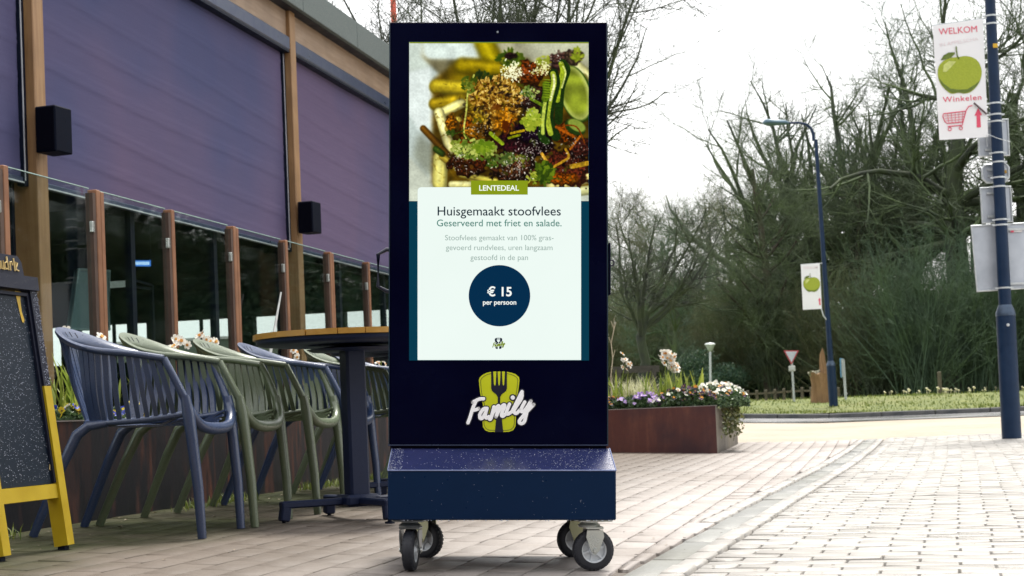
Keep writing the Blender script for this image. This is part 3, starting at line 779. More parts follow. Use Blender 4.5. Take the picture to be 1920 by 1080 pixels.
def rrect(x0, y0, x1, y1, r, only_top=False):
    o = []
    for cx_, cy_, a0 in ((x1 - r, y0 + r, -90), (x1 - r, y1 - r, 0), (x0 + r, y1 - r, 90), (x0 + r, y0 + r, 180)):
        if only_top and cy_ > (y0 + y1) / 2: o.append((x1 if a0 == 0 else x0, y1)); continue
        for k in range(7): a = rad(a0 + 15 * k); o.append((cx_ + r * math.cos(a), cy_ + r * math.sin(a)))
    return o
sheet('card', rrect(783, 351, 1089.5, 675, 7, True), YF - .005, E_WHITE, screen)
sheet('deal_tag', [(883, 338.5), (989.5, 338.5), (989.5, 365), (883, 365)], YF - .006, E_OLIVE, screen)
def line(name, txt, xa, xb, base, mat, y, bold=0, parent=screen, fx=None, **kw):
    a, z = kl(xa, base, y); b_, _ = kl(xb, base, y); return textmesh(name, txt, mat, a, b_, z, y, parent, bold, **kw)
line('tag_text', 'LENTEDEAL', 898.5, 973, 357.3, E_PURE, YF - .007, .016)
line('title_text', 'Huisgemaakt stoofvlees', 820.5, 1051.5, 404, E_INK, YF - .006, .006)
line('subtitle_text', 'Geserveerd met friet en salade.', 819, 1053, 424.3, E_TEAL, YF - .006, .006)
line('body_text', 'Stoofvlees gemaakt van 100% gras-', 834.5, 1038, 450.5, E_GREY, YF - .006)
line('body_text', 'gevoerd rundvlees, uren langzaam', 836, 1036, 469, E_GREY, YF - .006)
line('body_text', 'gestoofd in de pan', 882, 990, 487.6, E_GREY, YF - .006)
sheet('price_disc', [(936.5 + 57.7 * math.cos(2 * math.pi * k / 64), 554.5 + 57.5 * math.sin(2 * math.pi * k / 64)) for k in range(64)], YF - .006, E_NAVY, screen)
line('price_text', '€ 15', 913.5, 959.5, 555, E_PURE, YF - .007, .022)
line('price_note', 'per persoon', 905.5, 968, 571, E_PURE, YF - .007, .016)

# the house logo: cutlery board with brush lettering
LG = dict(
 board=[(472, 132), (400, 148), (340, 180), (303, 215), (293, 255), (298, 330), (318, 480), (350, 600), (352, 700), (346, 862), (352, 930), (385, 980), (440, 1000), (525, 1002), (560, 700), (585, 700), (643, 1002), (730, 1000), (790, 975), (822, 920), (828, 790), (835, 560), (862, 400), (880, 255), (870, 205), (820, 165), (760, 145), (696, 132)],
 fork=[(470, 128), (470, 370), (482, 410), (545, 462), (566, 500), (566, 590), (540, 840), (524, 1006), (645, 1006), (628, 840), (600, 590), (600, 500), (618, 462), (685, 410), (698, 370), (698, 128)],
 tines=[(500, 545), (564, 605), (626, 668)],
 strokes=[[(360, 522), (290, 530), (205, 575)], [(252, 550), (205, 660), (165, 790), (135, 870)], [(205, 690), (250, 680), (290, 665)],
          [(400, 660), (360, 670), (310, 740), (310, 800), (345, 800), (390, 720), (410, 660), (385, 760), (400, 800), (440, 780)],
          [(430, 800), (465, 810), (510, 640), (470, 800)], [(470, 790), (500, 720), (560, 635), (580, 640), (540, 785)], [(545, 770), (590, 680), (645, 615), (665, 630), (620, 745), (640, 775), (690, 730)],
          [(735, 600), (690, 720), (715, 742), (780, 700)], [(782, 505), (783, 506)], [(770, 710), (830, 590), (905, 440), (915, 430), (905, 520), (830, 640), (800, 700), (830, 735), (890, 680)],
          [(955, 570), (900, 680), (920, 710), (970, 670), (1045, 555)], [(1045, 555), (990, 700), (950, 850), (900, 880), (880, 840), (960, 740), (1085, 605)]])
def logo(name, ox, oy, k, y, c_board, c_edge, c_dark, c_text, parent, w=50):
    T = lambda p: kl(ox + p[0] / k, oy + p[1] / k, y)
    def sh(nm, pts, dy, mat, par):
        q = [kl(ox + a / k, oy + b_ / k, y - dy) for a, b_ in pts]; me = bpy.data.meshes.new(nm); me.from_pydata([(a, y - dy, b_) for a, b_ in q], [], [tuple(range(len(q)))]); me.materials.append(mat); me.update(); return link(nm, me, par)
    L_ = sh(name, LG['board'], 0, c_board, parent)
    c = np.array([585, 560]); inn = [tuple(c + (np.array(p) - c) * np.array([.915, .945])) for p in LG['board']]
    if c_edge: 
        sp = (kl(ox + 10 / k, oy, y)[0] - kl(ox, oy, y)[0])
        b = MB()
        left = [p for p in inn if p[0] < 540][:]; right = [p for p in inn if p[0] > 630]
        for pp in (left, right):
            b.tube([(*kl(ox + p[0] / k, oy + p[1] / k, y)[:1], y - .0006, kl(ox + p[0] / k, oy + p[1] / k, y)[1]) for p in catmull([(a, b_, 0) for a, b_ in pp], 3)], sp * .38, 5, flat=.3, updir=(0, 1, 0))
        b.obj('outline', c_edge, parent)
    sh('fork', LG['fork'], .0010, c_dark, parent)
    for a, b_ in LG['tines']: sh('tine_gap', [(a, 128), (b_, 128), (b_ - 10, 310), (b_ - 18, 330), (a + 18, 330), (a + 10, 310)], .0016, c_board, parent)
    s1 = abs(kl(ox + 1 / k, oy, y)[0] - kl(ox, oy, y)[0])
    for nm, ww, mat, dy in (('lettering_outline', w * 1.62, c_dark, .0016), ('lettering', w * 1.0, c_text, .0024)):  # wider strokes underneath form the outline of the letters
        if mat is None: continue
        b = MB()
        for st in LG['strokes']:
            pts = catmull([(a, b_, 0) for a, b_ in st], 7) if len(st) > 2 else [np.array((*p, 0.)) for p in st]
            pts = [(kl(ox + p[0] / k, oy + p[1] / k, y)[0], y - dy, kl(ox + p[0] / k, oy + p[1] / k, y)[1]) for p in pts]
            r = s1 * ww / 2
            if len(st) == 2 and abs(st[0][0] - st[1][0]) < 3: r *= 1.25
            else: b.tube(pts, r, 10, cap=False, flat=.00015 / r, updir=(0, 1, 0))
            for e in (pts if len(pts) < 3 else pts[::2] + [pts[-1]]):
                b.lathe([(r, 0), (r * .9, .0003), (0, .0004)], 14, e, Matrix.Rotation(rad(90), 3, 'X'))
        b.obj(nm, mat, parent)
    return L_
lime = simple('lime vinyl', (.50, .54, .004), (.54, .58, .006), .4, scale=5); limed = simple('dark lime line', (.05, .055, .01), rough=.4)
dkv = simple('navy vinyl', (.001, .003, .022), rough=.35); whv = simple('white vinyl', (.93, .93, .95), (.90, .90, .92), .4)
logo('logo_board', 860, 680, 7.7125, YF - .0015, lime, limed, dkv, whv, kiosk)
E_DK = emis('screen logo dark', (16, 30, 50))
logo('small_logo', 920.5, 630, 1234 / 160 * 5.35, YF - .0055, E_DK, None, E_WHITE, emis('screen logo olive', (120, 140, 30)), screen, w=62)

# base: flap, skirt, castors
YB = -.06
fl, ft = kl(727, 882, YB); fr, _ = kl(1155, 882, YB); _, fb = kl(935, 975, YB)
tl, tz = kl(735, 841, YF); tr, _ = kl(1143, 841, YF)
YBK = .50
b = MB(); pts = [(fl, YB, ft), (fr, YB, ft), (tr, YF + .002, tz), (tl, YF + .002, tz)]
b.add(pts + [(p[0], p[1] + .002, p[2] - .004) for p in pts], [(0, 1, 2, 3), (7, 6, 5, 4), (0, 4, 5, 1), (2, 6, 7, 3), (1, 5, 6, 2), (0, 3, 7, 4)]); b.obj('sloped_flap', wedge, kiosk)
b = MB(); b.box((cx, YF + .08, (zb + tz) / 2 - .003), (KW - .01, .14, abs(zb - tz) + .03)); b.obj('plinth', glassfront, kiosk)
b = MB(); b.box(((fl + fr) / 2, (YB + YBK) / 2, (ft + fb) / 2 - .0005), (fr - fl, YBK - YB, ft - fb), bev=.003); b.obj('base_box', blue, kiosk, smooth=True)
b = MB(); pts = [(fl, YB + .006, ft), (fr, YB + .006, ft), (fr, YBK, ft), (fl, YBK, ft), (tl, YF + .006, tz - .003), (tr, YF + .006, tz - .003), (tr, YBK - .15, tz - .003), (tl, YBK - .15, tz - .003)]
b.add(pts, [(4, 5, 6, 7), (0, 1, 5, 4), (1, 2, 6, 5), (2, 3, 7, 6), (3, 0, 4, 7)]); b.obj('base_hood', blue, kiosk)
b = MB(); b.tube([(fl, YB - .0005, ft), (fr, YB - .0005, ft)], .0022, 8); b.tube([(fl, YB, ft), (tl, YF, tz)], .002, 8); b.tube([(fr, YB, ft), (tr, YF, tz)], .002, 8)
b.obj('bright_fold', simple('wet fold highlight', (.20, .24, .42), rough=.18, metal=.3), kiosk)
# hanging handle left, lock right, side door strip
b = MB(); pa = [kl(X, Y, YF + .09) for X, Y in ((735, 469), (725, 468), (709, 477), (709, 537), (725, 546), (735, 547))]
b.tube([(p[0], YF + .09, p[1]) for p in pa], .0065, 8); b.obj('side_handle', simple('black handle', (.004, .008, .03), rough=.35), kiosk, smooth=True)
a_, z_ = kl(1147, 493, YF + .08); b = MB(); b.tube([(a_ + .0075 * math.cos(t), YF + .08, z_ + .0085 * math.sin(t)) for t in np.linspace(0, 2 * math.pi, 17)[:-1]], .0026, 8, closed=True, updir=(0, 1, 0)); b.obj('lock_ring', simple('black ring', (.01, .012, .03), rough=.3), kiosk, smooth=True)
a_, z_ = kl(1143, 505, YF + .08); b = MB(); b.box((a_ - .001, YF + .08, z_), (.006, .05, .16), bev=.002); b.obj('side_latch', navy, kiosk)
tyre = simple('black tyre rubber', (.006, .008, .016), (.014, .016, .022), .6, scale=40, bump=.001); zinc = simple('zinc plated steel', (.42, .45, .45), (.56, .58, .55), .32, .85, 14)
rimm = simple('grey plastic rim', (.60, .64, .68), (.68, .72, .76), .45); zincy = simple('yellowed zinc', (.36, .37, .24), (.44, .44, .30), .4, .7, 14)
def castor(X, Y, yl, yaw, zmat, r=.0625):
    x, _ = kl(X, Y, yl)
    rt = Matrix.Rotation(yaw, 3, 'Z'); O = Vector((x, yl, r))
    fk = MB()
    # fork cheeks taper to the axle; swivel head above
    for s in (-1, 1):
        q = [(-.024, .060), (.024, .060), (.027, .040), (.012, -.002), (.0, -.012), (-.012, -.002), (-.027, .040)]
        vs = [rt @ Vector((a, s * .028 - .002, b_)) + O for a, b_ in q] + [rt @ Vector((a, s * .028 + .002, b_)) + O for a, b_ in q]
        n = 7; fk.add(vs, [tuple(range(n)), tuple(range(2 * n - 1, n - 1, -1))] + [(i, i + n, (i + 1) % n + n, (i + 1) % n) for i in range(n)])
    fk.box(rt @ Vector((0, 0, .066)) + O, (.052, .062, .008), rt, .002)
    fk.lathe([(.030, 0), (.034, .006), (.024, .014), (.026, .022)], 18, rt @ Vector((-.012, 0, .068)) + O)
    top = fb - (.068 + r) 
    fk.box(Vector((x, yl, fb - .004)), (.10, .09, .006), rt, .002)
    fk.box(Vector((x, yl, (fb + r + .085) / 2)), (.045, .045, max(.004, fb - r - .085)), rt)
    c = fk.obj('castor_fork', zmat, kiosk, smooth=True)
    wh = MB(); prof = []
    for k in range(13):
        a = -math.pi / 2 + math.pi * k / 12; prof.append((r - .014 + .014 * math.cos(a), .0175 * math.sin(a)))
    prof = [(r * .60, -.0175)] + prof + [(r * .60, .0175)]
    A = rt @ Matrix.Rotation(rad(90), 3, 'X')
    wh.lathe(prof, 40, O, A, cap=False)
    for k in range(30):                                      # tread lugs
        a = 2 * math.pi * k / 30
        for s in (-1, 1): wh.box(rt @ Vector(((r - .0052) * math.cos(a), s * .0105, (r - .0052) * math.sin(a))) + O, (.006, .006, .0085), rt @ Matrix.Rotation(-a, 3, 'Y') @ Matrix.Rotation(rad(20 * s), 3, 'X'))
    wh.obj('tyre', tyre, kiosk, smooth=True)
    rm = MB()
    rm.lathe([(r * .62, -.015), (r * .62, .015), (r * .55, .014), (r * .52, .004), (r * .52, -.004), (r * .55, -.014), (r * .62, -.015)], 36, O, A, cap=False)
    rm.lathe([(.006, -.022), (.014, -.021), (.014, .021), (.006, .022)], 18, O, A); rm.lathe([(.012, .003), (r * .54, .003)], 24, O, A, cap=False)
    for k in range(6):
        a = 2 * math.pi * k / 6 + .3; rm.box(rt @ Vector((.024 * math.cos(a), 0, .024 * math.sin(a))) + O, (.022, .018, .006), rt @ Matrix.Rotation(-a, 3, 'Y'))
    rm.obj('wheel_rim', rimm, kiosk, smooth=True)
    ax = MB(); ax.lathe([(0, -.034), (.0065, -.034), (.0075, -.031), (.0075, .031), (.0065, .034), (0, .034)], 12, O, A); ax.obj('axle_bolt', zinc, kiosk, smooth=True)
castor(1112, 1070, .0, rad(10), zinc); castor(770, 1070, .0, rad(82), simple('dull steel', (.10, .12, .14), (.2, .22, .23), .35, .8))
castor(1080, 1040, .40, rad(8), zincy); castor(797, 1045, .40, rad(-25), zincy)
# rain: drops lying on the flap, hanging from the skirt
dropm = NT('water drop'); dropm.set(col=(.7, .75, .9), rough=.05, spec=1.0); dropm.b.inputs['Alpha'].default_value = .65
DROP = dropm.mat
def drops(name, n, fn, rlo, rhi, parent, seed=1, sq=.5):
    g = np.random.default_rng(seed); b = MB()
    for i in range(n): p = fn(g); b.ico(p, g.uniform(rlo, rhi), sq)
    return b.obj(name, DROP, parent, kind='stuff')
def flapdrop(g):
    t = g.random(); s = g.random()
    s = s ** .35 if g.random() < .55 else (s if g.random() < .5 else .06 * s)
    return (fl + (tl - fl) * t + ((fr + (tr - fr) * t) - (fl + (tl - fl) * t)) * s, YB + (YF - YB) * t, ft + (tz - ft) * t + .0004)
drops('rain_drops', 800, flapdrop, .0005, .0017, kiosk, 3, .45)
drops('hanging_drops', 46, lambda g: (g.uniform(fl, fr), YB + .004, fb - .001), .001, .0026, kiosk, 4, 1.3)
drops('rain_drops', 50, lambda g: (g.uniform(fl, fr), YB - .001, g.uniform(fb, ft)), .0003, .0007, kiosk, 5, 1.4)

# ------------------------------------------------------------------ restaurant pavilion (built in the facade's own frame: x = out from it, y = along it)
UF = -5.6; FR = (0, 0, -AF)
glulam = wood('larch glulam', (.24, .125, .05), (.36, .21, .095), 'Z', 10, .5); glulamY = wood('larch beam', (.27, .175, .11), (.38, .27, .185), 'Y', 10, .5)
zincf = simple('grey roof felt', (.085, .11, .11), (.13, .155, .15), .75, scale=60, bump=.003); alu = simple('blue grey aluminium', (.035, .05, .10), (.045, .06, .12), .35, .2, 8)
alud = simple('dark aluminium', (.002, .005, .016), (.004, .008, .022), .5, .0, 8, spec=.2); aluw = simple('pale guide rail', (.55, .58, .62), (.65, .68, .7), .35, .3, 8)
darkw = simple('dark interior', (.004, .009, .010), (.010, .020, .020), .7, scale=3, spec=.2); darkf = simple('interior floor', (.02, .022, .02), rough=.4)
pane_m = glassmat('window glass', (.90, .93, .925), 1.30, rough=.05, refl=.7); screen_m = glassmat('wind screen glass', (.86, .91, .895), 1.25, rough=.02, refl=.8)
m = NT('purple sun blind'); co = m.coord('Object'); n = m.noise(co, .34, 3, .5); n2 = m.noise(co, 260, 2, .6); n3 = m.noise(m.map(co, (1, 1, .15)), 7, 6, .7)
c = m.mix(m.ramp(n, [(.38, 0), (.60, 1)]), (.080, .092, .205), (.180, .125, .215)); c = m.mix(m.math('MULTIPLY', n3, .25), c, (.12, .12, .18)); c = m.mix(m.math('MULTIPLY', n2, .5), c, (.035, .035, .085)); n5 = m.noise(m.map(co, (1, .03, 1)), 75, 3, .7); c = m.mix(m.math('MULTIPLY', n5, .45), c, (.05, .045, .10))
BLIND = m.set(col=c, rough=.75, nrm=m.bump(n2, .0012), spec=.12)

bld = thing('restaurant_building', 'single storey restaurant pavilion with larch posts, purple sun blinds and grey roof edge', 'building', (0, 0, 0), FR)
v1 = (yhit(45, 0, 10)[1] * 0 + uhit(46, 0, UF)[0] + uhit(84, 0, UF)[0]) / 2; v2 = (uhit(540, 150, UF)[0] + uhit(557, 150, UF)[0]) / 2
DV = v2 - v1; PWD = .15
vp = [v1 - DV, v1, v2, v2 + DV]
ZB0, ZB1 = 4.19, 4.33; ZBEAM = (4.33, 4.62); ZROOF = (4.60, 4.90); ZBL = 2.19; GZ = .09
for v in vp:
    b = MB(); b.box((UF - .10, v, (GZ + ZBEAM[1]) / 2), (.24, PWD, ZBEAM[1] - GZ), bev=.006); b.obj('post', glulam, bld)
for i in range(3):
    a, c_ = vp[i] + PWD / 2, vp[i + 1] - PWD / 2
    b = MB(); b.box((UF - .10, (a + c_) / 2, (ZBEAM[0] + ZBEAM[1]) / 2), (.16, c_ - a, ZBEAM[1] - ZBEAM[0]), bev=.005); b.obj('beam', glulamY, bld)
    # roller blind: cassette, guide rails, cloth with seams and sag, bottom bar
    cas = MB(); cas.box((UF - .06, (a + c_) / 2, (ZB0 + ZB1) / 2), (.15, c_ - a - .004, ZB1 - ZB0 - .002), bev=.012); ca_ = cas.obj('blind_cassette', alu, bld)
    b = MB(); b.box((UF - .052, (a + c_) / 2, ZB0 - .012), (.12, c_ - a - .01, .02)); b.obj('cassette_slot', alud, ca_)
    for e, s in ((a, 1), (c_, -1)):
        b = MB(); b.box((UF - .075, e + s * .03, (ZB0 + ZBL) / 2 - .02), (.06, .055, ZB0 - ZBL + .02), bev=.004); gr = b.obj('guide_rail', alud, bld)
        b = MB(); b.box((UF - .0425, e + s * .052, (ZB0 + ZBL) / 2 - .02), (.006, .008, ZB0 - ZBL - .05)); b.obj('rail_edge', aluw, gr)
    ny_, nz_ = 100, 90; va, vb = a + .058, c_ - .058
    g = np.random.default_rng(40 + i); yy_ = np.linspace(va, vb, ny_); zz_ = np.linspace(ZBL + .03, ZB0 - .02, nz_); Y_, Z_ = np.meshgrid(yy_, zz_, indexing='ij')
    t_ = (Y_ - va) / (vb - va); X_ = np.full_like(Y_, UF - .075)
    for k in range(7):
        zc = ZBL + .22 + .30 * k - (.16 + .05 * math.sin(k * 2)) * t_ + .010 * np.sin(t_ * 7 + k) + .22 * (1 - t_) ** 2 * .3
        X_ += .0050 * np.exp(-((Z_ - zc) / .014) ** 2) + .0035 * np.exp(-((Z_ - zc - .05) / .014) ** 2)
    X_ += .005 * np.sin(t_ * 5 + Z_ * 1.7 + i) * (t_ * (1 - t_) * 4) + .002 * np.sin(t_ * 13 - Z_ * 3.1)
    ii = np.arange(ny_ * nz_).reshape(ny_, nz_)
    fb_ = link('blind_fabric', npmesh('blind_fabric', np.stack([X_, Y_, Z_], -1).reshape(-1, 3), np.stack([ii[:-1, :-1], ii[1:, :-1], ii[1:, 1:], ii[:-1, 1:]], -1).reshape(-1, 4), BLIND, smooth=True), bld)
    b = MB(); b.box((UF - .07, (a + c_) / 2, ZBL + .008), (.035, vb - va, .045), bev=.006); b.obj('bottom_bar', aluw if False else alu, bld)
    b = MB(); b.box((UF - .049, (a + c_) / 2, ZBL - .008), (.006, vb - va, .010)); b.obj('bar_lip', aluw, bld)
    # glazing behind
    for k in range(3):
        p0 = a + (c_ - a) * k / 3; p1 = a + (c_ - a) * (k + 1) / 3
        b = MB(); b.box((UF - .19, (p0 + p1) / 2, (GZ + .02 + 4.3) / 2), (.012, p1 - p0 - .07, 4.28 - GZ - .1)); b.obj('window_pane', pane_m, bld)
        fr_ = MB(); fr_.box((UF - .19, p0 + .018, 2.2), (.06, .034, 4.2)); fr_.box((UF - .19, p1 - .018, 2.2), (.06, .034, 4.2)); fr_.box((UF - .19, (p0 + p1) / 2, .19), (.058, p1 - p0 - .072, .12)); fr_.obj('window_frame', alud, bld)
ya, yb = vp[0] - .2, vp[3] + .15
# roof edge
b = MB(); n_ = 9
for k in range(n_):
    p0 = ya + (yb - ya) * k / n_; p1 = ya + (yb - ya) * (k + 1) / n_
    fb2 = MB(); fb2.box((UF + .10, (p0 + p1) / 2, (ZROOF[0] + ZROOF[1]) / 2), (.06, p1 - p0 - .006, ZROOF[1] - ZROOF[0]), bev=.006); fb2.obj('fascia_panel', zincf, bld)
b = MB(); b.box((UF + .02, (ya + yb) / 2, ZROOF[0] + .02), (.13, yb - ya, .05)); b.obj('soffit', alud, bld)
b = MB(); b.box((UF - 3.5, (ya + yb) / 2, ZROOF[1] - .10), (7.1, yb - ya - .1, .16)); b.obj('roof', zincf, bld)
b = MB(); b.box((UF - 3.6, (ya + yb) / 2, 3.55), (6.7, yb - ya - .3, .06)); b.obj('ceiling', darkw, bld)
# interior: floor, far wall with a band of windows, end walls
UB = UF - 6.8
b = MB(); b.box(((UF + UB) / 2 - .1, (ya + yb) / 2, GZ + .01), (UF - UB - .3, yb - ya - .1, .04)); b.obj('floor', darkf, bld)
yb2 = yb + 14
for yy in (ya + .05,):
    b = MB(); b.box(((UF + UB) / 2 - .05, yy, 2.3), (UF - UB - .25, .12, 4.4)); b.obj('end_wall', darkw if yy < yb - 1 else simple('larch end wall', (.2, .12, .06), rough=.6), bld)
def wall_with_holes(u, y0, y1, z0, z1, holes, th, mat, name):
    """holes: (ya, yb, za, zb) sorted along y, one row"""
    m_ = MB(); cur = y0
    for (a, b_, c_, d_) in holes:
        if a > cur: m_.box((u, (cur + a) / 2, (z0 + z1) / 2), (th, a - cur, z1 - z0))
        m_.box((u, (a + b_) / 2, (z0 + c_) / 2), (th, b_ - a, c_ - z0)); m_.box((u, (a + b_) / 2, (d_ + z1) / 2), (th, b_ - a, z1 - d_)); cur = b_
    m_.box((u, (cur + y1) / 2, (z0 + z1) / 2), (th, y1 - cur, z1 - z0))
    return m_.obj(name, mat, bld)
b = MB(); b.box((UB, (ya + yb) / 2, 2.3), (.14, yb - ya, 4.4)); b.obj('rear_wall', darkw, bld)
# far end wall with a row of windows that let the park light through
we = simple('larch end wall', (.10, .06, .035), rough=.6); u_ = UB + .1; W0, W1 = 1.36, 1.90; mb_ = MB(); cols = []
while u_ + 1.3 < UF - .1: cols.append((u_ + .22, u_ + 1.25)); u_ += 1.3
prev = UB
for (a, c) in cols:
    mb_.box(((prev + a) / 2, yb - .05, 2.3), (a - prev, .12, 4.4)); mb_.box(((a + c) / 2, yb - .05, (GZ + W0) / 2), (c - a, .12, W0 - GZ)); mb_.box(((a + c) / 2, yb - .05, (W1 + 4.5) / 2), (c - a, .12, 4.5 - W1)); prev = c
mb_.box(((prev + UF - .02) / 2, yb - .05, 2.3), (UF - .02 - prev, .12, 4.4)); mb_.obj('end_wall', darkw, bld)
for (a, c) in cols:
    b = MB(); b.box(((a + c) / 2, yb - .08, W0 - .012), (c - a + .05, .2, .024)); b.obj('window_sill', alud, bld)
    b = MB(); b.box(((a + c) / 2, yb - .05, (W0 + W1) / 2), (.04, .04, W1 - W0)); b.obj('mullion', alud, bld)
gardw = thing('garden_wall', 'low pale garden wall seen through the end windows of the restaurant', 'wall', (0, 0, 0), FR)
b = MB(); b.box((-11.5, yb + 9, 1.1), (7, .2, 2.05)); b.obj('wall_panel', simple('pale render', (.12, .15, .12), rough=.8), gardw)
b = MB(); b.box((-11.5, yb + 9, 2.15), (7.1, .34, .05)); b.obj('coping', simple('coping stone', (.5, .5, .48), rough=.8), gardw)
# furniture dimly seen inside
fur = simple('dark bar stool', (.01, .012, .014), rough=.5)
for k, (u_, v_) in enumerate(((-9.4, 12.8), (-9.8, 15.2), (-9.2, 17.5), (-10.2, 19.6))):
    t = thing('cafe_table', ('nearest', 'second', 'third', 'farthest')[k] + ' dark pedestal cafe table inside the restaurant behind the glass', 'table', uvw(u_, v_, GZ + .03), FR, 'tables inside the restaurant')
    b = MB(); b.lathe([(.38, 0), (.38, .03)], 20, (0, 0, 1.05)); b.obj('table_top', fur, t)
    b = MB(); b.tube([(0, 0, 0), (0, 0, 1.05)], .04, 8); b.lathe([(.25, 0), (.25, .03)], 16); b.obj('pedestal', fur, t)
# a menu board inside the glass (rounded grey sheet) and a small blue lit sign, a pale wall lamp
def ipt(X, Y, u): v, z = uhit(X, Y, u); return (u, v, z)
mb = thing('leaning_notice_board', 'grey rounded notice board standing tilted behind the window', 'notice board', (0, 0, 0), FR)
UI = -6.15
q = [ipt(*p, UI) for p in ((130, 618), (146, 505), (204, 508), (204, 618))]
gp = simple('grey green board', (.12, .19, .20), (.16, .23, .24), .5); gpl = simple('board rim', (.30, .40, .40), rough=.4)
b = MB(); b.add([(x, y, z) for x, y, z in q] + [(x - .03, y, z) for x, y, z in q], [(0, 1, 2, 3), (7, 6, 5, 4), (0, 4, 5, 1), (1, 5, 6, 2), (2, 6, 7, 3), (3, 7, 4, 0)]); b.obj('board_face', gp, mb)
b = MB(); b.tube([Vector(p) + Vector((.004, 0, 0)) for p in q], .013, 6, closed=True); b.obj('board_rim', gpl, mb)
b = MB(); pq = ipt(132, 619, UI); pr = ipt(202, 619, UI)
for p_ in (pq, pr): b.tube([(UI - .015, p_[1], GZ), (UI - .015, p_[1], p_[2])], .015, 6)
b.obj('board_leg', alud, mb)
ls = thing('lit_window_sign', 'small blue lit sign hanging inside the window between the first posts', 'lit sign', (0, 0, 0), FR)
q = [ipt(*p, UI) for p in ((246, 488), (283, 488), (283, 499.5), (246, 499.5))]
b = MB(); b.add(q, [(0, 1, 2, 3)]); b.obj('sign_face', flat('blue sign light', srgb(60, 120, 210), em=.8), ls)
b = MB(); 
for k in range(9):
    p_ = Vector(q[0]).lerp(Vector(q[1]), (k + .8) / 10.4); r_ = Vector(q[3]).lerp(Vector(q[2]), (k + .8) / 10.4); b.bar(Vector((.006, 0, 0)) + p_.lerp(r_, .25), Vector((.006, 0, 0)) + p_.lerp(r_, .75), .012, .006)
b.obj('sign_lettering', flat('sign letter light', srgb(190, 220, 255), em=.9), ls)
b = MB(); b.tube([Vector(q[0]), Vector(q[0]) + Vector((0, 0, 1.2))], .004, 4); b.tube([Vector(q[1]), Vector(q[1]) + Vector((0, 0, 1.2))], .004, 4); b.obj('hanging_wire', alud, ls)
wl = thing('window_lamp', 'white strip lamp fixed low inside the window beside the notice board', 'lamp', (0, 0, 0), FR)
q = [ipt(*p, UI - .05) for p in ((199, 528), (250, 525), (250, 537), (199, 541))]
b = MB(); b.add(q + [(x - .05, y, z) for x, y, z in q], [(0, 1, 2, 3), (7, 6, 5, 4), (0, 4, 5, 1), (1, 5, 6, 2), (2, 6, 7, 3), (3, 7, 4, 0)]); b.obj('lamp_body', simple('white lamp', (.62, .62, .6), rough=.4), wl)
b = MB(); b.bar(q[1], Vector(q[1]) + Vector((0, .35, -.02)), .02); b.bar(q[2], Vector(q[2]) + Vector((0, .35, .0)), .02); b.bar(Vector(q[1]) + Vector((0, .35, -.02)), (UI - .05, q[1][1] + .35, GZ), .03); b.obj('lamp_arm', alud, wl)

# outdoor speakers on the posts
spk = wetpaint('black speaker paint', (.0006, .0015, .008), (.001, .004, .014), .6, 160, .08, amount=.04, height=.0004)
for nm, (Xa, Xb, Xc, Ya, Yb, vv_) in (('left', (65, 108, 125, 200, 287, v1)), ('right', (556, 580, 592, 377, 436, v2))):
    # front face seen almost square: box hung on the post face
    u0 = UF + .035; vc, zc = uhit((Xa + Xc) / 2, (Ya + Yb) / 2, u0 + .10); hh = abs(uhit(Xa, Ya, u0 + .1)[1] - uhit(Xa, Yb, u0 + .1)[1])
    vc = vv_ - .02 if nm == 'left' else vv_ + .0
    depth = (Xc - Xa) * (vc) / 3000.0
    t = thing('outdoor_speaker', 'black box speaker on the larch post ' + ('nearest the chalkboard' if nm == 'left' else 'beside the display kiosk'), 'speaker', uvw(UF + .02, vc, zc), (0, 0, -AF), 'speakers on the facade posts')
    X_, Y_, Zc = uvw(UF + .14, vc, zc)
    b = MB(); wdt = .20; b.box((.115, -.02, 0), (.165, .20, hh), Matrix.Rotation(rad(-6), 3, 'Z'), .008); b.obj('speaker_box', spk, t)
    b = MB(); b.box((.115, -.02, 0), (.145, .206, hh - .03), Matrix.Rotation(rad(-6), 3, 'Z'), .002); b.obj('speaker_grille', simple('speaker cloth', (.0005, .001, .006), rough=.8, scale=300, bump=.0005, spec=.1), t)
    b = MB(); b.box((.025, 0, 0), (.06, .05, .10)); b.obj('wall_bracket', alud, t)

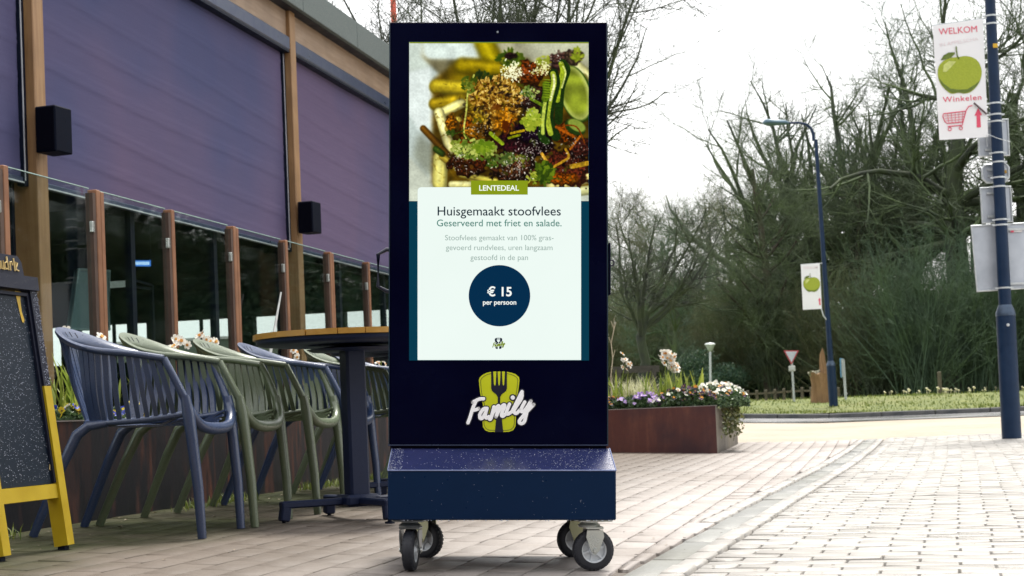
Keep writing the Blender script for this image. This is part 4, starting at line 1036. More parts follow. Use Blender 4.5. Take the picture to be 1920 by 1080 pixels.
# ------------------------------------------------------------------ glass wind screens between brown steel posts
US = -3.75; TS = Matrix
rust_br = simple('brown painted steel post', (.20, .085, .04), (.27, .12, .055), .45, 0, 9, bump=.0006); rust_dk = simple('dark brown steel post', (.055, .028, .020), (.085, .045, .03), .5, 0, 9)
scr = thing('glass_wind_screen', 'row of tinted glass wind screens held by slim brown steel posts behind the long planter', 'wind screen', (0, 0, 0), FR)
clampm = simple('steel clamp', (.5, .52, .5), rough=.3, metal=.8)
k0 = 1.0 / (1640 - 170); dk = .0000715
vposts = []
for k in range(-3, 12):
    X = 1640 - 1 / (k0 + k * dk); vposts.append(uhit(X + 10, 500, US)[0])
ZS = 1.655; ZG = .10
for i, v in enumerate(vposts):
    b = MB(); b.box((US, v + .0, (ZG + ZS) / 2), (.05, .042, ZS - ZG), bev=.003); b.obj('screen_post', rust_br, scr)
    b = MB(); b.box((US + .002, v - .040, (ZG + ZS) / 2 - .01), (.04, .030, ZS - ZG - .02)); b.obj('glazing_bead', rust_dk, scr)
    if i % 2 == 1:
        b = MB(); b.box((US, v + .045, (ZG + ZS) / 2 - .002), (.048, .036, ZS - ZG - .006), bev=.003); b.obj('screen_post', rust_br, scr)
    b = MB(); b.box((US + .018, v - .062, ZS - .19), (.02, .022, .055), bev=.003); b.obj('glass_clamp', clampm, scr)
    if i < len(vposts) - 1:
        a, c_ = v + (.064 if i % 2 else .022), vposts[i + 1] - .056
        b = MB(); b.box((US, (a + c_) / 2, (ZG + .1 + ZS) / 2), (.008, c_ - a, ZS - ZG - .1)); p_ = b.obj('glass_pane', screen_m, scr)
        b = MB(); b.box((US, (a + c_) / 2, ZS + .002), (.009, c_ - a, .004)); b.obj('glass_edge', simple('glass edge', (.45, .62, .58), rough=.1) if i == 0 else bpy.data.materials['glass edge'], scr)

# ------------------------------------------------------------------ planters
def corten(name, base, hi, dark):
    m = NT(name); co = m.coord('Object')
    st = m.noise(m.map(co, (1, 1, .12)), 9, 6, .65); n = m.noise(co, 30, 5, .7); n2 = m.noise(co, 1.6, 4)
    c = m.mix(m.ramp(st, [(.50, 0), (.64, 1)]), base, hi); c = m.mix(m.ramp(n2, [(.4, 0), (.62, .85)]), c, dark); c = m.mix(m.math('MULTIPLY', n, .5), c, dark)
    return m.set(col=c, rough=m.ramp(st, [(.3, .35), (.7, .6)]), nrm=m.bump(n, .0012))
corA = corten('streaked corten with painted shade', (.006, .005, .012), (.20, .062, .030), (.002, .003, .010)); corB = corten('corten red brown', (.105, .028, .018), (.16, .05, .028), (.022, .008, .016))  # corA's near-black tones paint shade behind the chairs; its streaks are rust
corC = corten('grey streaked corten', (.16, .14, .11), (.30, .25, .18), (.07, .06, .055))
soil = simple('potting soil', (.02, .014, .010), (.05, .035, .025), .9, scale=30, bump=.008); lipm = simple('worn corten lip', (.22, .19, .18), (.30, .26, .25), .4, scale=12)
def planter(name, label, u0, u1, va, vb, z0, z1, seg, mats):
    t = thing(name, label, 'planter', (0, 0, 0), FR); n = max(1, round((vb - va) / seg)); T = .006
    for k in range(n):
        a = va + (vb - va) * k / n; c = va + (vb - va) * (k + 1) / n
        b = MB(); b.box((u1 - T / 2, (a + c) / 2, (z0 + z1) / 2), (T, c - a - .003, z1 - z0)); b.obj('steel_panel', mats[1] if len(mats) > 1 else mats[0], t)
        b = MB(); b.box((u0 + T / 2, (a + c) / 2, (z0 + z1) / 2), (T, c - a - .003, z1 - z0)); b.obj('steel_panel', mats[0], t)
    for v_ in (va, vb):
        b = MB(); b.box(((u0 + u1) / 2, v_, (z0 + z1) / 2), (u1 - u0 + .001, T, z1 - z0 - .001)); b.obj('steel_panel', mats[0], t)
    b = MB()
    for c, s in ((((u1 - .012), (va + vb) / 2), (.03, vb - va + .012)), (((u0 + .012), (va + vb) / 2), (.03, vb - va + .012)), (((u0 + u1) / 2, va + .012), (u1 - u0 - .036, .03)), (((u0 + u1) / 2, vb - .012), (u1 - u0 - .036, .03))):
        b.box((*c, z1 + .003), (*s, .006))
    b.obj('folded_lip', lipm, t)
    g = np.random.default_rng(3); ny_ = max(4, int((vb - va) / .12)); nx_ = 6; b = MB()
    xs_ = np.linspace(u0 + .01, u1 - .01, nx_); ys_ = np.linspace(va + .01, vb - .01, ny_)
    vs = [(x, y, z1 - .035 + g.uniform(-.012, .02)) for x in xs_ for y in ys_]
    fs = [(i * ny_ + j, (i + 1) * ny_ + j, (i + 1) * ny_ + j + 1, i * ny_ + j + 1) for i in range(nx_ - 1) for j in range(ny_ - 1)]
    b.add(vs, fs); b.obj('soil', soil, t, smooth=True)
    return t
PZ = .503; PU = -3.28
planter('long_planter', 'long low rusted steel planter running behind the row of slatted chairs', -3.70, PU, 3.4, 16.4, .06, PZ, 2.17, [corA])
RPV = 14.68; RPU = -1.44; RPZ = .450
planter('flower_planter', 'red brown steel planter full of spring flowers to the right of the kiosk', -4.0, RPU, RPV, RPV + 2.25, -.05, RPZ, .75, [corB, corC])

# ------------------------------------------------------------------ plants
pet_w = leafmat('white petal', (.78, .77, .70), (.88, .87, .80), .6); cup_o = leafmat('orange cup', (.62, .24, .03), (.75, .40, .08), .6); daf_l = leafmat('daffodil leaf', (.17, .26, .035), (.42, .46, .09), .4, .35)
pan_l = leafmat('pansy leaf', (.020, .050, .020), (.10, .16, .06), .4); pur = leafmat('violet petal', (.26, .12, .50), (.62, .46, .80), .6); pdk = leafmat('dark pansy petal', (.03, .010, .05), (.09, .02, .08), .5)
yel = leafmat('yellow petal', (.62, .46, .02), (.78, .62, .04), .6); blu = leafmat('blue petal', (.02, .04, .36), (.05, .08, .50), .5); org = leafmat('orange petal', (.62, .22, .02), (.75, .34, .03), .6)
strw = leafmat('straw blade', (.38, .38, .20), (.62, .62, .42), .6, .4); stalk = simple('dry stalk', (.45, .38, .26), (.6, .52, .38), .8)
ivy_l = leafmat('ivy leaf', (.035, .06, .015), (.20, .20, .07), .4)
def daff_mesh():
    b = MB(); b.cur = 0
    for k in range(6):
        a = k * math.pi / 3; ca, sa = math.cos(a), math.sin(a); P = [(0, 0, 0), (.008, .0065, .001), (.017, .0055, .003), (.0195, 0, .002), (.017, -.0055, .003), (.008, -.0065, .001)]
        b.add([(x * ca - y * sa, x * sa + y * ca, z + (k % 2) * .001) for x, y, z in P], [tuple(range(6))])
    b.cur = 1; b.lathe([(.0035, .001), (.0065, .008)], 8)
    return b.mesh('flower', [pet_w, cup_o], fixn=False)
def pansy_mesh(nm, m1, m2):
    b = MB(); b.cur = 0
    for k, (a, r) in enumerate(((90, .016), (35, .014), (145, .014), (-50, .017), (230, .017))):
        b.cur = 0 if k < 3 else 1; c = Vector((math.cos(rad(a)) * r * .62, math.sin(rad(a)) * r * .62, .0008 * k))
        b.add([c] + [c + Vector((math.cos(t) * r * .62, math.sin(t) * r * .62, .002)) for t in np.linspace(0, 2 * math.pi, 9)[:-1]], [(0, 1 + i, 1 + (i + 1) % 8) for i in range(8)])
    b.cur = 2; b.add([(.004 * math.cos(t), .004 * math.sin(t) - .002, .006) for t in np.linspace(0, 2 * math.pi, 7)[:-1]], [tuple(range(6))])
    return b.mesh(nm, [m1, m2, yel if m1 is not yel else pdk], fixn=False)
DAF = daff_mesh(); PAN = {'y': pansy_mesh('flower', yel, yel), 'b': pansy_mesh('flower', blu, blu), 'p': pansy_mesh('flower', pur, pur), 'o': pansy_mesh('flower', org, pdk), 'd': pansy_mesh('flower', pdk, pdk), 'w': pansy_mesh('flower', pet_w, pet_w)}
def leafclump(name, mat, parent, n, rx, ry, h, size, seed, shape='dome', zoff=0):
    g = np.random.default_rng(seed); a = g.uniform(0, 6.283, n); r = np.sqrt(g.random(n)); x = rx * r * np.cos(a); y = ry * r * np.sin(a)
    z = zoff + h * np.sqrt(np.clip(1 - (r * .92) ** 2, 0, 1)) * g.uniform(.25, 1, n)
    c = np.stack([x, y, z], -1); d = g.normal(0, 1, (n, 3)) + np.stack([x / rx, y / ry, np.full(n, .5)], -1) * .9; d /= np.linalg.norm(d, axis=1)[:, None]
    t = np.cross(d, g.normal(0, 1, (n, 3))); t /= np.linalg.norm(t, axis=1)[:, None]; q = np.cross(d, t); s = (size * g.uniform(.5, 1.2, n))[:, None]
    V = np.stack([c - t * s, c + q * s * .5 - t * s * .1, c + t * s, c - q * s * .5 - t * s * .1], 1).reshape(-1, 3); Fq = np.arange(4 * n).reshape(n, 4)
    return link(name, npmesh(name, V, Fq, mat), parent, kind='stuff')
def daffodils(label, loc, nl, h, flowers, sprd=.07, seed=0, lw=.013, group='daffodils in the planters', name='daffodil_clump', fsz=1.25):
    t = thing(name, label, 'daffodils', loc, FR, group)
    v, f = blades(nl, 1, h, lw, .45, 4, seed, lambda g, n: np.stack([g.normal(0, sprd * .6, n), g.normal(0, sprd * .6, n), np.zeros(n)], -1))
    link('leaves', npmesh('leaves', v, f, daf_l), t, kind='stuff')
    g = np.random.default_rng(seed + 50); b = MB()
    for (fx, fy, fz, n) in flowers:
        b.tube([(fx * .2, fy * .2, 0), (fx * .6, fy * .6, fz * .6), (fx, fy, fz)], .0035, 5, updir=(1, 0, 0))
        for k in range(n):
            o = link('flower', DAF, t); o.location = (fx + g.normal(0, .024), fy + g.normal(0, .02), fz + g.normal(.0, .020 if n < 8 else .035))
            o.rotation_euler = (rad(70) + g.normal(0, .5), g.normal(0, .4), g.normal(.9, .7)); s = g.uniform(.85, 1.2) * fsz; o.scale = (s, s, s)
    if flowers: b.obj('stems', daf_l, t, kind='stuff')
    return t
def pansies(label, loc, kinds, n, rx, ry, h, seed, leaf=.02, fs=1.0, group='pansies in the planters'):
    t = thing('pansy_clump', label, 'pansies', loc, FR, group)
    leafclump('foliage', pan_l, t, int(2200 * rx * ry / .03) + 120, rx, ry, h, leaf, seed)
    g = np.random.default_rng(seed + 9)
    for k in range(n):
        a = g.uniform(0, 6.28); r = math.sqrt(g.random()) * .97; z = h * (math.sqrt(max(0, 1 - (r * .92) ** 2))) * g.uniform(.85, 1.1) + .006
        o = link('flower', PAN[kinds[int(g.integers(len(kinds)))]], t); o.location = (rx * r * math.cos(a), ry * r * math.sin(a), z)
        o.rotation_euler = (rad(48) + g.normal(0, .35), g.normal(0, .35), rad(30) + g.normal(0, .8)); s = g.uniform(.8, 1.2) * fs; o.scale = (s, s, s)
    return t
def on(X, u, z): 
    r = ray(X, 780); tt = u / (r @ du); p = r * tt; return uvw(u, float(p @ dv), z)
PS = PZ - .03
daffodils('daffodil clump with tall leaves and pale drooping blooms beside the chalkboard', on(150, -3.48, PS), 70, .36, [(.02, -.10, .40, 3), (-.08, -.30, .385, 4), (.05, .10, .40, 1)], .13, 1, lw=.021)
daffodils('short daffodil leaves in bud just right of the chalkboard', on(122, -3.42, PS), 26, .17, [], .09, 2, lw=.019)
daffodils('white daffodil cluster above the second chair, against a brown screen post', on(338, -3.45, PS), 10, .26, [(0, 0, .39, 10)], .06, 3)
daffodils('white daffodil cluster above the third chair', on(390, -3.45, PS), 12, .28, [(0, 0, .455, 6), (.02, .05, .40, 4)], .06, 4)
daffodils('single white daffodil behind the chairs near the table edge', on(560, -3.45, PS), 5, .22, [(0, 0, .39, 3)], .05, 5)
daffodils('white daffodils between the far table and the kiosk', on(718, -3.4, PS), 8, .25, [(0, 0, .43, 4), (.02, -.06, .36, 3)], .05, 6)
daffodils('low white daffodil half hidden behind the second chair', on(270, -3.45, PS), 6, .24, [(0, 0, .37, 3)], .05, 7)
pansies('yellow and blue pansy clump spilling over the planter edge by the chalkboard', on(128, -3.40, PS), 'yybyw', 34, .11, .14, .09, 1, .022)
pansies('yellow and blue pansy clump behind the first blue chair', on(190, -3.42, PS), 'yybbdy', 44, .12, .20, .09, 2, .022)
pansies('yellow pansy clump seen through the slats of the first chair', on(260, -3.42, PS), 'yybd', 30, .11, .2, .10, 3, .022)
pansies('yellow and dark pansy clump behind the second chair', on(350, -3.42, PS), 'ydb', 20, .11, .2, .09, 4, .022)
pansies('pansy clump low behind the fourth chair', on(500, -3.42, PS), 'ydw', 20, .12, .3, .09, 5, .022)
def onr(X, v, z):
    r = ray(X, 765); tt = v / (r @ dv); p = r * tt; return uvw(float(p @ du), v, z)
RS = RPZ - .03
daffodils('upright green daffodil leaves at the left end of the flower planter', onr(1152, 15.1, RS), 40, .40, [(.12, .0, .46, 12)], .12, 11, lw=.024, fsz=1.6)
daffodils('dense daffodil clump with tall white blooms in the middle of the flower planter', onr(1246, 15.1, RS), 90, .36, [(.03, .0, .52, 14), (.07, 0, .46, 14), (.10, .05, .43, 8)], .16, 12, lw=.022, fsz=1.7)
daffodils('broad dark leaved clump right of the tall white daffodils', onr(1280, 15.4, RS), 60, .38, [], .17, 13, lw=.034)
for X, s_, lb in ((1210, 21, 'pale straw coloured grass tuft arching behind the violet pansies'), (1180, 22, 'pale straw coloured grass tuft beside the leftmost daffodil leaves')):
    t = thing('grass_tuft', lb, 'ornamental grass', onr(X, 15.5, RS), FR, 'straw grass tufts')
    v, f = blades(260, 1, .36, .007, 1.0, 4, s_, lambda g, n: np.stack([g.normal(0, .06, n), g.normal(0, .06, n), np.zeros(n)], -1)); link('blades', npmesh('blades', v, f, strw), t, kind='stuff')
pansies('violet and lilac pansy mound at the front of the flower planter', onr(1204, 14.86, RS), 'pppw', 90, .27, .12, .16, 11, .03, 1.15)
pansies('dark and orange pansy mound in front of the daffodils in the flower planter', onr(1290, 14.92, RS), 'oddwod', 120, .34, .16, .20, 12, .03, 1.1)
pansies('white pansy mound spilling over the corner of the flower planter', onr(1345, 15.3, RS), 'wwwwo', 190, .30, .42, .23, 13, .03, 1.25)
pansies('dark orange pansies at the far left of the flower planter beside the kiosk', onr(1146, 14.9, RS), 'odd', 34, .14, .12, .14, 14, .03, 1.1)
pansies('dark leafy ground cover between violet and orange pansies', onr(1243, 14.88, RS), 'd', 12, .16, .12, .10, 15, .03)
t = thing('trailing_ivy', 'trailing ivy hanging down the right end of the flower planter', 'ivy', uvw(RPU + .0, 15.6, 0), FR)
g = np.random.default_rng(5); n = 620; cc = np.stack([g.normal(.07, .03, n), g.normal(0, .42, n), RPZ + .05 - .27 * g.random(n) ** 1.5], -1)
cc[:, 2] -= .12 * np.abs(np.sin(cc[:, 1] * 7)) * g.random(n); cc[:, 0] = np.clip(cc[:, 0], .02, .2)
dd = g.normal(0, 1, (n, 3)); dd /= np.linalg.norm(dd, axis=1)[:, None]; tt_ = np.cross(dd, g.normal(0, 1, (n, 3))); tt_ /= np.linalg.norm(tt_, axis=1)[:, None]; qq = np.cross(dd, tt_); s = g.uniform(.012, .028, n)[:, None]
link('ivy_leaves', npmesh('ivy_leaves', np.stack([cc - tt_ * s, cc + qq * s * .6, cc + tt_ * s, cc - qq * s * .6], 1).reshape(-1, 3), np.arange(4 * n).reshape(n, 4), ivy_l), t, kind='stuff')
t = thing('dry_stalk', 'tall pale dry stalk standing at the left end of the flower planter', 'dry stalk', onr(1147, 15.0, RS), FR)
b = MB(); b.tube([(0, 0, 0), (.005, 0, .35), (.03, 0, .52), (.02, 0, .66), (.05, 0, .78), (.06, 0, .90)], [.006, .006, .005, .005, .004, .002], 5, updir=(0, 1, 0))
for q in ((.03, .52, .055, .60), (.02, .66, .0, .72), (.05, .78, .075, .86), (.05, .8, .03, .87)): b.tube([(q[0], 0, q[1]), (q[2], 0, q[3])], .003, 4, updir=(0, 1, 0))
b.obj('stem', stalk, t)

# ------------------------------------------------------------------ chairs
def plastic(name, c1, c2): return wetpaint(name, c1, c2, .33, 260, .85, amount=.4, height=.0009)
blueP = plastic('wet blue plastic', (.017, .035, .090), (.025, .045, .11)); greenP = plastic('wet sage plastic', (.085, .112, .064), (.105, .132, .076))
slotm = flat('slot shadow gap', (.004, .006, .014), .8)
def rail_pt(s):
    """top rail, s from 0 (near arm front) through .5 (back) to 1 (far arm front)"""
    K = [(.175, -.262, .655), (.06, -.272, .672), (-.08, -.272, .685), (-.19, -.235, .712), (-.285, -.135, .752), (-.315, 0, .768)]
    K = K + [(x, -y, z) for x, y, z in K[-2::-1]]
    return K
RAIL = [Vector(p) for p in catmull(rail_pt(0), 5)]
def along(P, s):
    f = s * (len(P) - 1); i = min(int(f), len(P) - 2); return P[i].lerp(P[i + 1], f - i)
SEAT = [Vector(p) for p in catmull([(.24, -.225, .452), (.10, -.222, .432), (-.06, -.212, .420), (-.14, -.185, .418), (-.185, -.10, .418), (-.195, 0, .418), (-.185, .10, .418), (-.14, .185, .418), (-.06, .212, .420), (.10, .222, .432), (.24, .225, .452)], 4)]
LIP = [Vector(p) for p in catmull([(.175, -.262, .655), (.205, -.262, .60), (.243, -.248, .52), (.268, -.225, .455), (.282, -.17, .412), (.288, -.08, .398), (.290, 0, .396), (.288, .08, .398), (.282, .17, .412), (.268, .225, .455), (.243, .248, .52), (.205, .262, .60), (.175, .262, .655)], 4)]
def chair(mat, cname, label, loc, rot):
    t = thing('slatted_armchair', label, 'armchair', loc, rot, 'slatted armchairs along the long planter')
    # rail: a rounded band, wide across the back
    b = MB(); n = len(RAIL); ringn = 10; vs = []
    for i, p in enumerate(RAIL):
        s = i / (n - 1); tn = (RAIL[min(i + 1, n - 1)] - RAIL[max(i - 1, 0)]).normalized(); out = tn.cross(Vector((0, 0, 1))).normalized()
        if out.dot(Vector((p.x + .02, p.y, 0))) < 0: out = -out
        bk = math.sin(math.pi * s) ** 3                        # 1 at the back
        hgt = .0135 - .003 * bk; wid = .016 + .022 * bk
        up0 = Vector((0, 0, 1)); o0 = out; out = (o0 * (1 - .45 * bk) + up0 * .80 * bk).normalized(); up = (up0 * (1 - .45 * bk) - o0 * .80 * bk).normalized(); p = p - out * .018 * bk
        for k in range(ringn):
            a = 2 * math.pi * k / ringn; vs.append(p + out * wid * math.cos(a) + up * hgt * math.sin(a))
    fs = []
    for i in range(n - 1):
        for k in range(ringn): fs.append((i * ringn + k, i * ringn + (k + 1) % ringn, (i + 1) * ringn + (k + 1) % ringn, (i + 1) * ringn + k))
    fs += [tuple(range(ringn)), tuple((n - 1) * ringn + k for k in range(ringn - 1, -1, -1))]
    b.add(vs, fs); b.obj('top_rail', mat, t, smooth=60)
    # a row of short drain slots in the back rail
    b = MB()
    for i in range(9):
        s = .36 + .28 * i / 8; p = along(RAIL, s); tn = (along(RAIL, s + .01) - along(RAIL, s - .01)).normalized(); out = tn.cross(Vector((0, 0, 1))).normalized()
        if out.dot(Vector((p.x, p.y, 0))) < 0: out = -out
        maj = (out * .55 + Vector((0, 0, .8))).normalized(); nrm = maj.cross(tn).normalized()
        if nrm.x < 0: nrm = -nrm
        b.box(p - maj * .020 + nrm * .0085, (.005, .007, .022), Matrix((nrm, tn, maj)).transposed())
    b.obj('drain_slots', slotm, t)
    # slats from rail to seat, bowed outwards
    SL = [(.030 + .228 * i / 11, .035 + .238 * i / 11) for i in range(12)]
    SL = SL + [(.335 + .33 * i / 11, .375 + .25 * i / 11) for i in range(12)] + [(1 - a_, 1 - b_) for a_, b_ in SL]
    for (s, sb) in SL:
        p = along(RAIL, s); q = along(SEAT, sb)
        s2 = .010; p2 = along(RAIL, min(1, s + s2)) - along(RAIL, max(0, s - s2)); p2.normalize(); q2 = along(SEAT, min(1, sb + s2)) - along(SEAT, max(0, sb - s2)); q2.normalize()
        outw = Vector((p.x + .02, p.y, 0)).normalized(); hw0, hw1 = (.0104, .0088) if not (.3 < s < .7) else (.0160, .0095); b = MB(); vs = []; fs = []; SG = 7
        w0 = .0
        for k in range(SG + 1):
            u_ = w0 + (1 - w0) * k / SG; c = p.lerp(q, u_) + outw * (.017 * math.sin(math.pi * min(1, u_ * 1.05)) * (u_ ** .8)) - outw * .012 * u_ * 0
            c = c - Vector((0, 0, 1)) * .012 * (u_ if k == 0 else 0)
            wv = (p2 * (1 - u_) + q2 * u_).normalized(); hw = hw0 + (hw1 - hw0) * u_
            nn = outw * .0042
            vs += [c - wv * hw - nn, c + wv * hw - nn, c + wv * hw + nn, c - wv * hw + nn]
        for k in range(SG):
            for e in range(4): fs.append((4 * k + e, 4 * k + (e + 1) % 4, 4 * k + 4 + (e + 1) % 4, 4 * k + 4 + e))
        fs += [(3, 2, 1, 0), tuple(4 * SG + e for e in range(4))]
        b.add(vs, fs); b.obj('slat', mat, t, smooth=50)
    # seat rim, seat slats and the U-shaped front lip
    b = MB(); b.tube(SEAT, .012, 8); b.obj('seat_rim', mat, t, smooth=60)
    b = MB(); n = len(LIP)
    r = [.013 + .010 * math.sin(math.pi * i / (n - 1)) ** 2 for i in range(n)]; b.tube(LIP, r, 10, flat=1.0, updir=(1, 0, 0)); b.obj('front_lip', mat, t, smooth=60)
    for i in range(13):
        y = -.19 + .38 * i / 12; xa = -.185 + .06 * (abs(y) / .19) ** 3; b = MB(); vs = []
        P = [Vector((xa, y, .418)), Vector((-.02, y * 1.02, .405)), Vector((.14, y * 1.04, .410)), Vector((.262, y * 1.02, .416 + .05 * (abs(y) / .19) ** 3))]
        for p in P: vs += [p + Vector((0, -.011, -.004)), p + Vector((0, .011, -.004)), p + Vector((0, .011, .004)), p + Vector((0, -.011, .004))]
        fs = []
        for k in range(3):
            for e in range(4): fs.append((4 * k + e, 4 * k + (e + 1) % 4, 4 * k + 4 + (e + 1) % 4, 4 * k + 4 + e))
        fs += [(3, 2, 1, 0), (12, 13, 14, 15)]; b.add(vs, fs); b.obj('seat_slat', mat, t, smooth=50)
    for sy in (-1, 1):
        b = MB(); b.tube([(.250, sy * .246, .52), (.262, sy * .243, .455), (.275, sy * .240, .36), (.298, sy * .236, .18), (.312, sy * .232, 0)], [.018, .024, .022, .020, .017], 8, flat=1.0, updir=(1, 0, 0)); b.obj('front_leg', mat, t, smooth=60)
        b = MB(); b.tube([(-.06, sy * .212, .418), (-.13, sy * .213, .408), (-.175, sy * .216, .375), (-.23, sy * .222, .26), (-.335, sy * .235, 0)], [.014, .019, .021, .020, .017], 8, updir=(0, 1, 0)); b.obj('rear_leg', mat, t, smooth=60)
    return t
proto = {}
specs = [(125, 'B', 'blue slatted armchair nearest the chalkboard, first in the row', 5), (233, 'G', 'sage green slatted armchair second in the row, next to the first blue one', 4), (365, 'G', 'sage green slatted armchair third in the row, left of the table column', 4), (445, 'B', 'blue slatted armchair fourth in the row, partly behind the table column', 4),
         (565, 'G', 'sage green slatted armchair fifth in the row, showing between table column and kiosk', 4), (612, 'B', 'blue slatted armchair sixth in the row, behind the first table top', 4), (725, 'G', 'sage green slatted armchair at the far end of the row, beside the kiosk edge', 4)]
for i, (X, c, lb, yaw) in enumerate(specs):
    v = uhit(X, 640, -3.13)[0] - (.17 if i == 0 else .15); u = -2.745
    x, y, _ = uvw(u, v); x0, y0, _ = uvw(u - .33, v); x1, y1, _ = uvw(u + .33, v)
    tl_ = math.atan2(float(gz(x0, y0) - gz(x1, y1)), .66)
    loc = (x, y, float(gz(x, y)) + .001); rot = (Matrix.Rotation(-AF + rad(yaw), 3, 'Z') @ Matrix.Rotation(tl_, 3, 'Y')).to_euler()
    if c not in proto: proto[c] = chair(blueP if c == 'B' else greenP, c, lb, loc, rot)
    else: dup(proto[c], loc, rot, lb)

# ------------------------------------------------------------------ tables
teak = wood('orange oiled teak', (.36, .18, .025), (.46, .25, .045), 'Y', 12, .4); tnavy = wetpaint('dark navy table steel', (.005, .010, .034), (.008, .015, .045), .45, 200, .25, amount=.15, height=.0005)
def table(label, X, y, arms, yaw):
    x = yhit(X, 900, y)[0]; z0 = float(gz(x, y)); t = thing('bistro_table', label, 'table', (float(x), y, z0), (0, 0, yaw), 'bistro tables')
    H = .787; Rr = .41; n = 8; w = 2 * Rr / n
    for k in range(n):
        a, c = -Rr + k * w + .002, -Rr + (k + 1) * w - .002; pts = []
        for q in np.linspace(a, c, 5): pts.append((q, -math.sqrt(max(0, Rr * Rr - q * q))))
        for q in np.linspace(c, a, 5): pts.append((q, math.sqrt(max(0, Rr * Rr - q * q))))
        pts = [p for i, p in enumerate(pts) if i == 0 or (abs(p[0] - pts[i - 1][0]) + abs(p[1] - pts[i - 1][1])) > 1e-4]
        b = MB(); b.prism(pts, H - .023, H, 'xy'); b.obj('top_board', teak, t)
    b = MB(); b.lathe([(.0, H - .050), (Rr - .055, H - .050), (Rr - .022, H - .046), (Rr - .012, H - .038), (Rr - .010, H - .025), (0, H - .025)], 48); b.obj('top_tray', tnavy, t, smooth=40)
    b = MB(); b.lathe([(0, H - .078), (.17, H - .078), (.19, H - .068), (.06, H - .052), (0, H - .052)], 32); b.obj('mounting_plate', tnavy, t, smooth=40)
    b = MB(); b.box((0, 0, (H - .06 + .075) / 2 + .02), (.088, .088, H - .075 - .07), bev=.010); b.obj('column', tnavy, t)
    b = MB(); b.box((0, 0, .085), (.15, .15, .05), bev=.012); b.obj('hub', tnavy, t)
    for a in range(4):
        d = Vector((math.cos(a * math.pi / 2), math.sin(a * math.pi / 2), 0)); L = arms
        b = MB(); b.bar(d * .06 + Vector((0, 0, .083)), d * (L - .0) + Vector((0, 0, .083)), .046, .030, bev=.006); b.bar(d * (L - .022) + Vector((0, 0, .078)), d * (L - .012) + Vector((0, 0, .016)), .046, .040, up=d, bev=.006)
        ar = b.obj('base_arm', tnavy, t); b = MB(); b.lathe([(.0, 0), (.020, 0), (.020, .008), (.008, .010), (.008, .024)], 12, d * (L - .012)); b.obj('levelling_foot', alud, ar)
    return t
table('round teak topped bistro table with dark steel pedestal in front of the chairs', 669, 6.72, .34, math.atan2(-.15, -.28))
table('second round bistro table behind the first one, half hidden by the kiosk', 776, 8.15, .34, rad(35))

# ------------------------------------------------------------------ chalkboard
yp = simple('yellow painted wood', (.38, .26, .003), (.44, .31, .005), .45, scale=10, bump=.0006); cb_m = wetpaint('wet chalkboard', (.002, .007, .016), (.004, .012, .026), .42, 170, .3, amount=.12, height=.0008)
cb_f = wetpaint('wet black board frame', (.003, .004, .014), (.006, .009, .026), .5, 240, .3, amount=.25, height=.0008); goldm = simple('gold script paint', (.45, .33, .12), (.6, .46, .2), .4)
Bn = np.array(to_uv(*ghit(8, 1050)[:2])); Bf = np.array(to_uv(*ghit(134, 1030)[:2]))
zg = float(ghit(30, 1048)[2]) + .004
def vhit(X, Y, v): r = ray(X, Y); p = _C + r * (v / (r @ dv)); return float(p @ du), float(p[2])
ut, zt_ = vhit(60, 532, Bf[1]); 
bf = Vector((Bf[0], Bf[1], zg)); bn = Vector((Bf[0] - .01, Bn[1] + .0, zg)); tf = Vector((ut, Bf[1], zt_)); up_ = tf - bf; tn_ = bn + up_
ab = thing('chalkboard_stand', 'wet black chalkboard A-stand on yellow wooden legs at the left edge of the terrace', 'chalkboard', tuple(np.array(uvw(Bf[0], Bf[1], zg))), FR)
def L(p): return Vector(p) - bf
W_ = (bf - bn).length; ww = L(bn).normalized(); uu = up_.normalized(); nn_ = uu.cross(ww).normalized()
if nn_.x < 0: nn_ = -nn_
HB = up_.length
def slab(b, s0, s1, t0, t1, th, off=0.0):
    """s across from the far edge towards the camera, t up, in metres"""
    q = [ww * s0 + uu * t0, ww * s1 + uu * t0, ww * s1 + uu * t1, ww * s0 + uu * t1]
    b.add([p + nn_ * off for p in q] + [p + nn_ * (off - th) for p in q], [(0, 1, 2, 3), (7, 6, 5, 4), (0, 4, 5, 1), (1, 5, 6, 2), (2, 6, 7, 3), (3, 7, 4, 0)])
def tfor(Yp): # height along the panel of image row Yp at the far edge
    lo, hi = 0, HB * 1.2
    for _ in range(40):
        m_ = (lo + hi) / 2; P = bf + uu * m_; Yq = proj(np.array(uvw(P.x, P.y, P.z)))[1]
        if Yq > Yp: lo = m_
        else: hi = m_
    return lo
tx0, tx1, tyel = tfor(932), tfor(908), tfor(725); LW = .043
WB = W_ + .06
for s0 in (0, WB - LW):
    b = MB(); slab(b, s0, s0 + LW, .012, tyel if s0 == 0 else tyel + .32, .052, .014); b.obj('leg', yp, ab)
    b = MB(); slab(b, s0 + .001, s0 + LW - .001, (tyel if s0 == 0 else tyel + .32) + .001, HB - .03, .064, .0135); b.obj('leg_top', cb_f, ab)
    b = MB(); b.box(ww * (s0 + LW / 2) - nn_ * .018 + Vector((0, 0, .004)), (.026, .03, .016)); b.obj('rubber_foot', alud, ab)
b = MB(); slab(b, LW + .001, WB - LW - .001, tx0, tx1 + .004, .040, .006); b.obj('crossbar', yp, ab)
b = MB(); slab(b, LW + .001, WB - LW - .001, tx1 + .006, HB - .034, .012, -.004); b.obj('chalk_panel', cb_m, ab)
b = MB(); slab(b, LW + .001, LW + .012, tx1 + .008, HB - .036, .010, .006); slab(b, WB - LW - .012, WB - LW - .001, tx1 + .008, HB - .036, .010, .006); slab(b, LW + .001, WB - LW - .001, HB - .048, HB - .037, .0105, .0065)
b.obj('panel_moulding', cb_f, ab)
